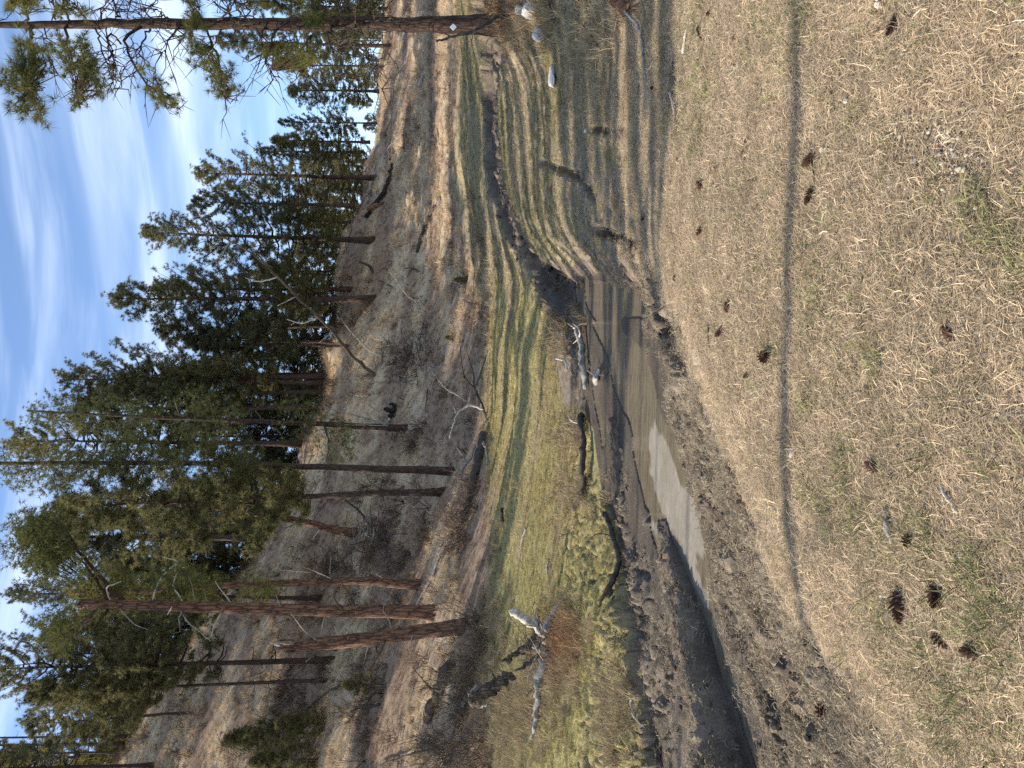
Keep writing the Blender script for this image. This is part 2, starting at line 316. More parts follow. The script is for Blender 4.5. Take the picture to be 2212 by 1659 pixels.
def water_material():
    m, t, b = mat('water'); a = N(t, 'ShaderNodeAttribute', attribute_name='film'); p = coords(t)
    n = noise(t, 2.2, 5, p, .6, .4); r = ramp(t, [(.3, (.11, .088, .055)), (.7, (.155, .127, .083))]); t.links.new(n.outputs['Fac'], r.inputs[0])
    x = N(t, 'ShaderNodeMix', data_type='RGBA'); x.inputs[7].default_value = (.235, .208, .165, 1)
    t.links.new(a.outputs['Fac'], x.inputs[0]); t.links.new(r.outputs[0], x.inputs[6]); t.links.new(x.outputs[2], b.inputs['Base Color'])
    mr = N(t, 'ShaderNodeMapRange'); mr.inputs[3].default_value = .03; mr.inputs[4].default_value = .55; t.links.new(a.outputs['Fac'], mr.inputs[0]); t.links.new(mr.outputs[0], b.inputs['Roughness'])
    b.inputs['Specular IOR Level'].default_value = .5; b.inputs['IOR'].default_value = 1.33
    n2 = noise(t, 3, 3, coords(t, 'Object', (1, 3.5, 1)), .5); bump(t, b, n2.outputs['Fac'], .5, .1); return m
M = dict(
 ground=ground_material(), water=water_material(),
 bark=bark_material('bark', (.022, .015, .012), (.075, .047, .035), (.14, .09, .066), 1.2),
 bark_far=bark_material('bark_far', (.03, .02, .016), (.09, .06, .046), (.15, .10, .075), .8),
 bark_red=bark_material('bark_red', (.035, .018, .012), (.18, .095, .06), (.32, .18, .115), .75),
 bark_fallen=bark_material('bark_fallen', (.025, .019, .015), (.12, .092, .068), (.22, .175, .13), 1.4),
 grey=wood_material('weathered_wood', (.13, .115, .10), (.27, .25, .22), (.40, .375, .34)),
 pale=wood_material('bleached_wood', (.32, .28, .23), (.48, .43, .36), (.6, .55, .47)),
 dark=wood_material('dark_dead_wood', (.03, .024, .02), (.07, .056, .046), (.12, .10, .085)),
 burnt=wood_material('charred_wood', (.008, .007, .007), (.022, .019, .017), (.05, .042, .038)),
 rotten=wood_material('rotten_wood', (.11, .05, .024), (.2, .10, .05), (.3, .17, .09)),
 needles=leaf_material('needles', (.17, .163, .1), .3, trans=.52), needles_near=leaf_material('needles_near', (.125, .13, .062), .3, trans=.4),
 needles_pale=leaf_material('needles_yellow_green', (.17, .162, .082), .3, trans=.48), needles_blue=leaf_material('needles_deep_green', (.145, .145, .097), .3, trans=.35),
 blade=leaf_material('grass_blade', (1, 1, 1), inst=True, trans=.25), weed=leaf_material('weed_leaf', (.07, .13, .035), .3, trans=.35),
 cone=plain('cone_scale', (.10, .047, .026), .8, .5, 60), cone_tip=plain('cone_core', (.06, .03, .02), .85, .4, 60),
 stone=plain('pale_stone', (.52, .48, .42), .9, .3, 30), rock=plain('white_rock', (.40, .385, .36), .95, .35, 6), tag=plain('white_tag', (.8, .8, .78), .5, .03, 5),
)

# ------------------------------------------------------------------ object helpers
def mesh_obj(name, V, F, m, loc=(0, 0, 0), parent=None, smooth=True, mats=None, mi=None):
    me = bpy.data.meshes.new(name); V = np.asarray(V, np.float32); loc = np.asarray(loc, float)
    V = V - (loc if parent is None else np.asarray(parent['_o'] if '_o' in parent else (0, 0, 0)))
    me.from_pydata(V.tolist(), [], F if isinstance(F, list) else F.tolist())
    for x in ([m] if mats is None else mats): me.materials.append(x)
    if mi is not None: me.polygons.foreach_set('material_index', np.asarray(mi, np.int32))
    if smooth: me.polygons.foreach_set('use_smooth', np.ones(len(me.polygons), bool))
    me.update(); o = bpy.data.objects.new(name, me); COL.objects.link(o)
    if parent is not None: o.parent = parent
    else: o.location = loc
    return o
def tag(o, label, cat, group=None, kind=None):
    o['label'] = label; o['category'] = cat
    if group: o['group'] = group
    if kind: o['kind'] = kind
    return o
def thing(name, loc, label, cat, group=None):
    o = bpy.data.objects.new(name, None); COL.objects.link(o); o.location = loc; o.empty_display_size = .2; o['_o'] = [float(k) for k in loc]
    return tag(o, label, cat, group)
def dup(root, loc, rz, s, label, group=None):
    r = root.copy(); COL.objects.link(r); r.location = loc; r.rotation_euler = (0, 0, rz) if np.isscalar(rz) else rz; r.scale = s if not np.isscalar(s) else (s,) * 3
    r['label'] = label
    if group: r['group'] = group
    for ch in root.children:
        c = ch.copy(); COL.objects.link(c); c.parent = r
        for g in ch.children:
            d = g.copy(); COL.objects.link(d); d.parent = c
    return r
def tube(P, R, n=8, rough=.12, seed=0, cap=True, V0=0):
    """tapered knobbly tube along P"""
    rg = np.random.default_rng(seed); P = np.asarray(P, float); R = np.asarray(R, float); k = len(P)
    T = np.gradient(P, axis=0); T /= np.linalg.norm(T, axis=1)[:, None] + 1e-9
    ref = np.array([0, 0, 1.0]) if abs(T[0][2]) < .9 else np.array([1.0, 0, 0])
    a = np.arange(n) * 2 * math.pi / n; V = []
    nr = np.cross(T[0], ref); nr /= np.linalg.norm(nr)
    lob = 1 + rough * .8 * rg.standard_normal(n)
    for i in range(k):
        nr = nr - T[i] * (nr @ T[i]); nr /= np.linalg.norm(nr) + 1e-9; b = np.cross(T[i], nr)
        rr = R[i] * (lob + rough * .5 * rg.standard_normal(n))
        V.append(P[i] + (np.cos(a) * rr)[:, None] * nr + (np.sin(a) * rr)[:, None] * b)
    V = np.concatenate(V); F = []
    for i in range(k - 1):
        for j in range(n): F.append((V0 + i * n + j, V0 + i * n + (j + 1) % n, V0 + (i + 1) * n + (j + 1) % n, V0 + (i + 1) * n + j))
    if cap: F.append(tuple(V0 + (k - 1) * n + j for j in range(n))); F.append(tuple(V0 + j for j in range(n))[::-1])
    return V, F
def smooth_path(P, n, wob=0, seed=0):
    P = np.asarray(P, float); rg = np.random.default_rng(seed)
    s = np.concatenate([[0], np.cumsum(np.linalg.norm(np.diff(P, axis=0), axis=1))]); t = np.linspace(0, s[-1], n)
    Q = np.stack([np.interp(t, s, P[:, i]) for i in range(3)], 1)
    for _ in range(2): Q[1:-1] = (Q[:-2] + 2 * Q[1:-1] + Q[2:]) / 4
    if wob: Q[1:-1] += rg.standard_normal((n - 2, 3)) * wob
    return Q
class MB:
    def __init__(s): s.V = []; s.F = []; s.n = 0; s.mi = []
    def add(s, V, F, mi=0):
        s.V.append(np.asarray(V, float)); s.F += [tuple(int(i) + s.n for i in f) for f in F]; s.mi += [mi] * len(F); s.n += len(V); return s
    def tube(s, P, R, n=6, rough=.1, seed=0, mi=0):
        V, F = tube(P, R, n, rough, seed); return s.add(V, F, mi)
    def obj(s, name, m, loc=(0, 0, 0), parent=None, smooth=True, mats=None):
        return mesh_obj(name, np.concatenate(s.V), s.F, m, loc, parent, smooth, mats, s.mi if mats else None)

# ------------------------------------------------------------------ ground sheet
def make_ground():
    core = np.linspace(-.64, .64, 470); ext = np.array([.68, .74, .82, .95, 1.15, 1.45, 1.9, 2.6, 3.8, 6.0])
    th = np.concatenate([-ext[::-1], core, ext]); ys = np.concatenate([[-6, -2, .3, .8], np.exp(np.linspace(math.log(1.3), math.log(100), 860)), [112, 130, 160, 210, 300]])
    TH, Y = np.meshgrid(th, ys); X = TH * np.maximum(Y, .8) ; X[:2] = TH[:2] * 6; X[2:3] = TH[2:3] * 2
    x, y = X.ravel(), Y.ravel(); z = ground_z(x, np.maximum(y, .5))
    nr, nc = TH.shape; i = np.arange(nr * nc).reshape(nr, nc)
    F = np.stack([i[:-1, :-1], i[:-1, 1:], i[1:, 1:], i[1:, :-1]], -1).reshape(-1, 4)
    me = bpy.data.meshes.new('ground'); me.vertices.add(len(x)); me.vertices.foreach_set('co', np.stack([x, y, z], 1).astype(np.float32).ravel())
    me.loops.add(F.size); me.loops.foreach_set('vertex_index', F.ravel().astype(np.int32)); me.polygons.add(len(F)); me.polygons.foreach_set('loop_start', np.arange(0, F.size, 4, dtype=np.int32))
    me.update(calc_edges=True); me.polygons.foreach_set('use_smooth', np.ones(len(F), bool))
    col, wet = ground_tint(x, y, z)
    a = me.attributes.new('tint', 'FLOAT_COLOR', 'POINT'); a.data.foreach_set('color', np.concatenate([col, np.ones((len(x), 1))], 1).astype(np.float32).ravel())
    a = me.attributes.new('wet', 'FLOAT', 'POINT'); a.data.foreach_set('value', wet.astype(np.float32))
    me.materials.append(M['ground']); o = bpy.data.objects.new('ground', me); COL.objects.link(o); o['kind'] = 'structure'; return o
def lerp(a, b, t): return a + (b - a) * t[:, None]
STRIP = np.array([hit_fn(u, v, base_z) for u, v in XY([(1470,690),(1541,830),(1581,945),(1631,1055),(1681,1170),(1721,1270),(1776,1355),(1856,1455),(1931,1555),(1976,1650),(2050,1750)])])
def strip_w(x, y):
    m = (np.abs(x) < 6) & (y < 8); o = np.zeros(len(x)); o[m] = np.exp(-(seg_dist(x[m], y[m], STRIP) * (1 + .5 * (fbm(x[m] * 4, y[m] * 4, 2, 33) - .5)) / .13) ** 2); return o
def ground_tint(x, y, z):
    Z = zones(x, np.maximum(y, .5), z); n = fbm(x * .8, y * .8, 4, 31); n2 = fbm(x * .25, y * .5, 3, 41); nf = fbm(x * 3, y * 3, 3, 51)
    st = fbm(x * .10, y * .55, 4, 61)
    A = lambda *c: np.tile(np.array(c), (len(x), 1))
    plate = lerp(A(.29, .225, .155), A(.19, .147, .103), np.clip((nf - .4) * 4, 0, 1))
    mud = lerp(A(.23, .185, .14), A(.13, .103, .078), np.clip((nf - .38) * 4, 0, 1)); 
    dry = np.clip((z + .55) / .3, 0, 1); mud = lerp(mud, A(.31, .255, .19), dry * .7)
    mead = lerp(A(.34, .29, .13), A(.25, .22, .10), np.clip((st - .42) * 6, 0, 1)); mead = lerp(mead, A(.25, .195, .13), np.clip((n2 - .58) * 6, 0, 1))
    right = lerp(A(.31, .25, .165), A(.22, .19, .11), np.clip((st - .45) * 6, 0, 1)); right = lerp(right, A(.24, .195, .15), np.clip((Z['u'] - 1400) / -80, 0, 1) * np.clip((Z['v'] - 1200) / 60, 0, 1))
    far = lerp(A(.27, .235, .12), A(.22, .20, .11), np.clip((st - .45) * 6, 0, 1))
    hill = lerp(A(.30, .212, .148), A(.48, .375, .255), np.clip((fbm(x * .07, z * .95, 4, 71) - .47) * 7, 0, 1)); hill = lerp(hill, A(.26, .172, .122), np.clip((n - .56) * 6, 0, 1))  # pale bands: sunlit terrace streaks painted into the slope colour
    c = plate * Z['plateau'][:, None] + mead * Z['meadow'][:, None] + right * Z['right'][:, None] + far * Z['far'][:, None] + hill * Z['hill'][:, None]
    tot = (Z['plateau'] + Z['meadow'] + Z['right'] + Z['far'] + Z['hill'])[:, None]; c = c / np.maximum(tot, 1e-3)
    c = lerp(c, mud, Z['mud'] * (1 - .0 * n))
    d = cr_dist(x, y); ch = np.exp(-(d / .85) ** 6) * (y < 60); c = lerp(c, A(.14, .112, .088), ch * .9)
    _, shade_w, mw_ = scarp(x, y); c = lerp(c, A(.165, .133, .105), mw_ * .85); c = lerp(c, A(.12, .096, .078), shade_w * .8)  # mud tone, then the scarp face darkened in colour for its shade
    c = lerp(c, A(.45, .375, .275), strip_w(x, y) * np.clip(1.4 - nf, 0, 1))
    wet = Z['mud'] * np.clip((WATER_Z + .14 - z) / .1, 0, 1); c = lerp(c, A(.06, .05, .038), wet * .75)
    return c, wet
ground = make_ground()

# ------------------------------------------------------------------ water
def make_water():
    l = [(1240,560),(1250,700),(1255,850),(1275,1000),(1330,1100),(1380,1250),(1400,1659),(1430,1900),(1760,1900),(1690,1659),(1640,1450),(1590,1250),(1540,1050),(1480,850),(1440,700),(1430,560)]
    P = np.array([ptz(u, v, WATER_Z) for u, v in XY(l)]); lo, hi = P.min(0), P.max(0)
    xs = np.arange(lo[0], hi[0], .06); ys = np.arange(lo[1], hi[1], .06); X, Y = np.meshgrid(xs, ys); i = np.arange(X.size).reshape(X.shape)
    F = np.stack([i[:-1, :-1], i[:-1, 1:], i[1:, 1:], i[1:, :-1]], -1).reshape(-1, 4)
    cx, cy = X.ravel(), Y.ravel(); ok = inpoly(cx, cy, P[:, :2]) ; F = F[ok[F].all(1)]
    used, inv = np.unique(F, return_inverse=True); F = inv.reshape(-1, 4); x, y = cx[used], cy[used]
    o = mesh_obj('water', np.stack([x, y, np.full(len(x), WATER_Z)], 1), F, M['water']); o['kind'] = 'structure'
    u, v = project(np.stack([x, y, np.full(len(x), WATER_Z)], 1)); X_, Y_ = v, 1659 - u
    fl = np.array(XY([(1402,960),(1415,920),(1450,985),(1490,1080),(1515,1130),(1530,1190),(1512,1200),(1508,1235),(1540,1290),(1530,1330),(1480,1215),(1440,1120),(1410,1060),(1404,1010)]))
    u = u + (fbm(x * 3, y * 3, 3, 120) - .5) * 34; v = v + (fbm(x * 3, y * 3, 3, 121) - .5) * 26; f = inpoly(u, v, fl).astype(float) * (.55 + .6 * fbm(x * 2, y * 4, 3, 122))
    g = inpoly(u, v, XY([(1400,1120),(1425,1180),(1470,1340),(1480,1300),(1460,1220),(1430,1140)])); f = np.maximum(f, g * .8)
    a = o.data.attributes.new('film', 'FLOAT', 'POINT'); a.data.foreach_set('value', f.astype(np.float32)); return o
make_water()
#@@PART2
# ------------------------------------------------------------------ pine trees
def tufts(P, D, n, length, width, rg, spread=1.25, lv=.25):
    """needle tufts: n thin blades fanning out of every twig end"""
    k = len(P); P = np.repeat(P, n, 0); D = np.repeat(D, n, 0)
    r = rg.standard_normal((k * n, 3)); r /= np.linalg.norm(r, axis=1)[:, None]
    d = D * rg.uniform(.3, 1.0, (k * n, 1)) + r * spread * .75; d /= np.linalg.norm(d, axis=1)[:, None]
    L = length * rg.uniform(1 - lv, 1 + lv, (k * n, 1)); s = np.cross(d, rg.standard_normal((k * n, 3))); s /= np.linalg.norm(s, axis=1)[:, None]
    a = P + d * .02 - s * width / 2; b = P + d * .02 + s * width / 2; c = P + d * L - np.array([0, 0, 1]) * L * .12
    V = np.stack([a, b, c], 1).reshape(-1, 3); F = np.arange(len(V)).reshape(-1, 3); return V, F
def pine_mesh(H, r0, base, R, seed, nl, prof, tuft_n=24, tl=.26, tw=.025, dead=8, lean=0.0, sub=(7, 11), fork=0):
    rg = np.random.default_rng(seed); wood = MB(); TP = []; TD = []
    t = np.linspace(0, 1, 16); tx = lean * H * t ** 1.4 + np.cumsum(rg.standard_normal(16)) * .012 * H / 16; ty = np.cumsum(rg.standard_normal(16)) * .012 * H / 16
    TR = np.stack([tx - tx[0], ty - ty[0], t * H - .3 * (t == 0)], 1); RR = r0 * (1 - t * .93) ** .85 * (1 + .5 * np.exp(-t * 45))
    V, F = tube(TR, RR, 9, .08, seed); wood.add(V, F)
    at = lambda q: np.array([np.interp(q, t, TR[:, i]) for i in range(3)])
    az = rg.uniform(0, 6.28)
    for i in range(nl + dead):
        isdead = i >= nl
        q = (base * rg.uniform(.35, 1.05) if isdead else base + (0.985 - base) * ((i + rg.uniform(0, .8)) / nl) ** .92)
        az += 2.4 + rg.uniform(-.5, .5); s = (q - base) / (1 - base)
        L = R * prof(max(s, 0)) * rg.uniform(.55, 1.2) if not isdead else R * rg.uniform(.12, .6)
        el = (-.15 + .95 * max(s, 0) ** 1.2 + rg.uniform(-.18, .18)); p0 = at(q); u = np.array([math.cos(az), math.sin(az), 0])
        m = 6; tt = np.linspace(0, 1, m)
        P = p0 + u * (L * tt * math.cos(el))[:, None] + np.array([0, 0, 1.0]) * (L * (tt * math.sin(el) + .28 * tt ** 2.2 - .12 * np.sin(tt * 3.1)))[:, None]
        P[1:] += rg.standard_normal((m - 1, 3)) * L * .03
        rl = max(.012, .022 * L + .008) * (1 if not isdead else .8); wood.tube(P, rl * (1 - tt * .8), 4, .1, i)
        if isdead:
            for _ in range(int(rg.integers(1, 4))):
                f = rg.uniform(.3, .9); a = np.array([np.interp(f, tt, P[:, j]) for j in range(3)]); w = u + rg.standard_normal(3) * .7; w /= np.linalg.norm(w)
                wood.tube(np.array([a, a + w * L * .18, a + w * L * .33 + rg.standard_normal(3) * L * .05]), [.012, .009, .004], 3, .1, i)
            continue
        nsub = int(rg.integers(*sub) * (.6 + .5 * L / R)) + 1
        for k in range(nsub + 1):
            f = 1.0 if k == nsub else rg.uniform(.28, .98); a = np.array([np.interp(f, tt, P[:, j]) for j in range(3)])
            side = np.cross(u, [0, 0, 1]) * (1 if k % 2 else -1); w = u * rg.uniform(.3, 1) + side * rg.uniform(.2, 1) * (k < nsub) + np.array([0, 0, rg.uniform(.0, .6)]); w /= np.linalg.norm(w)
            sl_ = L * rg.uniform(.16, .34) * (1.15 - .4 * f); e = a + w * sl_; e[2] += .06 * sl_
            wood.tube(np.array([a, (a + e) / 2 - [0, 0, .03 * sl_], e]), [.014, .011, .006], 3, .1, k)
            nt_ = max(4, int(sl_ / .10))
            for g in np.linspace(.35, 1, nt_):
                q_ = a + (e - a) * g + rg.standard_normal(3) * .09; dd = w + np.array([0, 0, .5]) + rg.standard_normal(3) * .3; TP.append(q_ + rg.standard_normal(3) * .05); TD.append(dd / np.linalg.norm(dd))
    top = at(1.0)
    for _ in range(5): TP.append(top + rg.standard_normal(3) * .12); TD.append(np.array([0, 0, 1.0]))
    return wood, tufts(np.array(TP), np.array(TD), tuft_n, tl, tw, rg)
full = lambda s: (min(1, .35 + s * 2.6) * (1 - s) ** .62 * 1.05 + .06)
cone_ = lambda s: (min(1, .5 + s * 4) * (1 - s) ** .9 + .07)
topper = lambda s: (min(1, .45 + s * 1.6) * (1 - s ** 2.2) ** .8 * .95 + .1)
PROTO = {}
def proto(k, H, *a, mw='bark_far', ml='needles', **kw):
    wood, (V, F) = pine_mesh(H, *a, **kw); r = bpy.data.objects.new('pine_tree', None); r['_o'] = [0, 0, 0]
    o1 = wood.obj('trunk', M[mw], parent=r); o2 = mesh_obj('crown', V, F, M[ml], parent=r, smooth=False); COL.objects.unlink(o1); COL.objects.unlink(o2); PROTO[k] = (r, H)
proto('slim', 16, .17, .2, 2.5, 1, 60, full)
proto('wide', 18, .25, .18, 3.9, 2, 84, full)
proto('dense', 12, .15, .06, 2.7, 3, 70, cone_, ml='needles_pale', dead=2)
proto('tall', 22, .26, .32, 4.2, 4, 84, topper, dead=16, mw='bark')
proto('tall2', 22, .28, .28, 4.4, 5, 88, full, dead=18, mw='bark', ml='needles_blue', lean=.01)
proto('slim2', 17, .15, .36, 2.5, 6, 54, topper, ml='needles_blue', lean=.02)
proto('dense2', 13, .17, .10, 3.0, 8, 76, full, dead=3)
proto('pole', 18, .13, .55, 2.2, 9, 60, topper, dead=14)
proto('sapling', 3.2, .04, .12, 1.15, 12, 34, cone_, tl=.2, tw=.014, dead=2, tuft_n=30, ml='needles', sub=(4, 7))
used_first = {}
def plant(kind, u, v, apex, label, group, wx=1.0, d=None, rz=None, pos=None, H=None, lean=0.0, z_sink=.1):
    """stand a copy of a pine on the ground where its foot shows; apex row gives the height"""
    p = hit(u, v) if pos is None and d is None else (np.array(pos) if pos is not None else pt(u, v, d))
    if pos is not None or d is not None: p = np.array([p[0], p[1], ground_z(p[0], p[1])[0]])
    if H is None: H = pt(u, apex, p[1])[2] - p[2]
    r, H0 = PROTO[kind]; s = H / H0; rz = random.uniform(0, 6.28) if rz is None else rz
    rot = Euler((0, 0, rz)); 
    if lean: rot = (Matrix.Rotation(lean, 3, 'Y') @ Matrix.Rotation(rz, 3, 'Z')).to_euler()
    o = dup(r, p - np.array([0, 0, z_sink]), tuple(rot), (s * wx, s * wx, s), label, group); o['category'] = 'pine tree'
    return o, p
G1 = 'pines along the right part of the ridge'; G2 = 'pines in the middle of the hill crest'; G3 = 'tall pines on the left slope'; G4 = 'thin pines in the stand behind the ridge'
TREES = [
 ('slim', 1559, 846, 470, 'background pine with a thin trunk beside the tagged foreground trunk', G1, 1.1),
 ('dense', 1640, 840, 560, 'bushy background pine at the far right end of the ridge', G1, 1.0),
 ('dense2', 1602, 838, 620, 'small background pine hidden behind the tagged trunk', G1, 1.1),
 ('dense', 1515, 828, 590, 'yellow green pine between the tagged trunk and the low round pine', G1, 1.0),
 ('dense2', 1462, 812, 622, 'low round dark pine on the ridge right of the straight bare trunk', G1, 1.35),
 ('slim', 1393, 808, 600, 'ridge pine with a dark straight bare trunk and pale dead twigs at its foot', G1, .9),
 ('dense', 1352, 792, 585, 'yellow green bushy pine behind the straight bare trunk', G1, 1.2),
 ('slim', 1330, 780, 560, 'narrow pine between the yellow green bush pine and the broad ridge pine', G1, 1.0),
 ('wide', 1274, 812, 425, 'broad dark pine with a thick trunk on the right half of the ridge', G1, 1.05),
 ('wide', 1215, 757, 415, 'broad pine set back behind the thick trunked ridge pine', G2, 1.0),
 ('dense', 1180, 750, 600, 'yellow green pine behind the ridge between two dark trunks', G2, 1.2),
 ('wide', 1139, 802, 310, 'tall ridge pine with a dark trunk above the fallen grey branch', G2, .95),
 ('slim', 1034, 757, 330, 'second trunk just right of the pine with the highest middle top', G2, 1.1),
 ('wide', 1013, 803, 246, 'pine with the highest pointed top in the middle of the sky', G2, .95),
 ('slim2', 955, 740, 345, 'narrow pine whose top shows right of the leaning dead trunk', G2, 1.3),
 ('pole', 920, 722, 400, 'thin pole pine crossing behind the leaning dead trunk', G2, 1.5),
 ('slim2', 911, 752, 440, 'thin pine standing just below the ridge by the leaning dead trunk', G2, 1.2),
 ('tall', 846, 690, 132, 'double looking trunk on the crest left of the leaning dead trunk', G2, .9),
 ('slim', 832, 686, 250, 'slender pine close beside the double looking crest trunk', G2, 1.2),
 ('tall2', 812, 686, 190, 'dark crest pine with a wide crown left of the double looking trunk', G2, .85),
 ('slim2', 779, 652, 150, 'crest pine with bare lower trunk right of the forked hillside pine', G2, 1.3),
 ('tall', 700, 640, 20, 'crest pine behind the hillside pine by the charred stump', G3, .9),
 ('slim2', 597, 956, 130, 'thin wavy reddish trunk just left of the long straight trunk', G3, 1.1),
 ('pole', 519, 560, 60, 'thin dark pine on the crest left of the wavy reddish trunk', G3, 1.4),
 ('slim', 497, 520, 40, 'thin crest pine above the leaning reddish trunk', G3, 1.3),
 ('tall2', 366, 690, 20, 'reddish trunk half hidden behind the big broken top pine', G3, .7),
 ('tall', 233, 716, -80, 'pine with a reddish bare trunk left of the split snag', G3, .75),
 ('pole', 190, 706, 60, 'long thin leaning pole pine on the left slope', G3, 1.0),
 ('slim2', 119, 420, 60, 'thin pine on the left crest behind the pole pine', G3, 1.2),
 ('pole', 69, 262, -260, 'leftmost but three of the bare thin trunks against the sky', G3, .9),
 ('pole', 52, 255, -300, 'bare thin trunk forking high against the sky at the left', G3, .9),
 ('pole', 34, 250, -260, 'bare thin leaning trunk against the sky near the left edge', G3, .9),
 ('tall', 6, 332, -200, 'dark trunk cut by the left edge of the view', G3, .8),
]
for k, u, v, ap, lb, g, wx in TREES:
    plant(k, u, v, ap, lb, g, wx, lean=random.uniform(-.02, .03))
# trees behind the ridge, standing beyond the crest, too deep in the stand to tell apart
behind = [(u, random.uniform(8, 26)) for u in np.linspace(-60, 1690, 64)]
crest = np.array([[0, 240], [159, 340], [329, 440], [509, 590], [700, 650], [900, 700], [1059, 720], [1150, 735], [1300, 790], [1500, 815], [1659, 840]])
crest_d = np.array([60, 60, 60, 60, 61, 64, 68, 72, 80, 90, 95])
for u, dd in behind:
    u += random.uniform(-18, 18); d = float(np.interp(u, crest[:, 0], crest_d)) + dd; P = pt(u, 900, d)
    k = random.choice(['slim', 'dense', 'dense2', 'wide', 'dense', 'pole', 'dense2', 'dense']); H = random.uniform(9, 14) if u > 880 else random.uniform(14, 19)
    if 1330 < u < 1560: H *= .55
    plant(k, u, 0, 0, {'slim': 'slender', 'dense': 'bushy yellow green', 'dense2': 'full crowned', 'wide': 'broad', 'pole': 'thin bare stemmed'}[k] + ' pine beyond the crest, ' + next(w_ for lim, w_ in ((60, 'behind the bare trunks at the left edge'), (200, 'above the pole pine of the left slope'), (330, 'left of the thickest trunk'), (480, 'behind the reddish trunk'), (620, 'behind the wavy reddish trunk'), (740, 'between the straight trunk and the hillside pine'), (880, 'behind the double looking crest trunk'), (1000, 'behind the leaning dead trunk'), (1120, 'behind the highest pointed pine'), (1230, 'behind the tall ridge pine'), (1360, 'behind the thick trunked ridge pine'), (1480, 'behind the low round pine'), (1580, 'just left of the tagged trunk'), (9999, 'right of the tagged trunk')) if u < lim), G4, random.uniform(.9, 1.3), pos=(P[0], d, 0), H=H)
# trees beyond the left edge of the view: their shadows lie across the grass and slope
for x, y, H, k, wx in [(-10.5, 4.5, 21, 'pole', .5), (-15, 8.1, 22, 'pole', .22), (-16, 9.2, 22, 'pole', .28), (-15, 10.5, 22, 'pole', .2), (-17, 11.6, 23, 'pole', .25), (-14, 12.6, 20, 'pole', .25), (-18, 14.2, 23, 'pole', .3), (-16, 15.8, 21, 'pole', .25), (-18, 17.4, 22, 'pole', .3), (-17, 19.2, 22, 'pole', .3), (-20, 21.4, 23, 'pole', .4), (-19, 23.6, 22, 'pole', .35), (-21, 26.2, 22, 'pole', .45), (-24, 29, 22, 'pole', .5), (-26, 32.5, 22, 'pole', .6), (-21, 13.3, 24, 'pole', .3),
                       (-27, 25, 18, 'slim', 1.1), (-27, 41, 19, 'tall2', 1.1), (-36, 40, 20, 'tall', 1.1), (-40, 53, 18, 'tall2', 1.1), (-40, 34, 18, 'slim', 1.0)]:
    plant(k, 0, 0, 0, 'pine beyond the left edge casting its shadow over the grass', 'pines beyond the left edge', wx, pos=(x, y, 0), H=H)
# young pines at the left edge of the slope
for u, v, ap, H, lb in [(70, 640, 0, 3.6, 'young pine with dense fresh needles at the left slope edge'), (96, 705, 0, 2.4, 'young pine tuft just right of the densest young pine'), (182, 812, 0, 1.5, 'small pine seedling on the slope above the thick fallen log'), (20, 690, 0, 3.2, 'young pine cut by the left edge of the view')]:
    p = hit(u, v); plant('sapling', u, v, 0, lb, 'young pines on the left slope', 1.0, pos=p, H=H)
for u, v, H, lb in [(1054, 1010, .9, 'small green juniper in the middle of the brown slope foot'), (929, 983, .7, 'small dull green juniper beside the dead branches on the slope')]:
    o, p = plant('sapling', u, v, 0, lb, 'small junipers on the slope', 1.3, pos=hit(u, v), H=H); o.name = 'juniper_bush'; o['category'] = 'juniper'

# ------------------------------------------------------------------ dead wood built limb by limb
def world_limb(l, d0=None):
    """(X, Y, h) photo points; h = height above ground, None = in the plane of depth d0 (d, X, Y)"""
    out = []
    for q in l:
        if len(q) == 3 and q[2] is not None: p = hxy(q[0], q[1]).copy(); p[2] = ground_z(p[0], p[1])[0] + q[2]
        else: p = pt(1659 - q[1], q[0], d0)
        out.append(p)
    return np.array(out)
def px(d, w): return w * d / FPX / 2       # photo-pixel width at distance d -> radius
def limb_mesh(P, wpx, seed, n=8, taper=.55, m=None, rough=.12, d=None):
    k = max(6, int(len(P) * 4)); Q = smooth_path(P, k, 0, seed); rg = np.random.default_rng(seed)
    D = Q[:, 1].mean() if d is None else d; r = px(D, wpx); Q[1:-1] += rg.standard_normal((k - 2, 3)) * r * .22
    return tube(Q, r * np.linspace(1, taper, k) * (1 + .12 * rg.standard_normal(k)), n, rough, seed)
def deadwood(name, label, cat, main, limbs=(), group=None, mname='grey', d0=None, w=10, seed=1, taper=.6, pname='limb', wob=0):
    P = world_limb(main, d0); base = P[0]; D = base[1] if d0 is None else d0
    t = thing(name, base, label, cat, group)
    V, F = limb_mesh(P, w, seed, 10, taper); mesh_obj('trunk', V, F, M[mname], parent=t)
    for i, q in enumerate(limbs):
        l, ww = q[0], q[1]; mn = q[2] if len(q) > 2 else mname; dd = q[3] if len(q) > 3 else D
        V, F = limb_mesh(world_limb(l, dd), ww, seed + 10 + i, 6, .35, rough=.1); mesh_obj(pname, V, F, M[mn], parent=t)
    return t
# leaning dead trunk on the hill
p = hxy(808, 812); dL = p[1]
deadwood('leaning_dead_tree', 'long dead trunk leaning diagonally across the hillside pines', 'dead tree', [(815,815),(790,795),(760,770),(720,715),(690,686),(640,640),(600,598),(553,553),(500,520),(455,505),(425,500)],
 [([(690,686),(650,700),(620,690)],4,'grey'),([(640,640),(600,660)],3,'grey'),([(600,598),(560,610),(530,600)],4,'grey'),([(553,553),(540,520)],3,'grey'),([(500,520),(470,560),(440,580)],4,'grey'),([(470,508),(455,470)],3,'grey'),([(720,715),(690,740)],3,'grey')], d0=dL, w=8, taper=.3, mname='bark_fallen', seed=3)
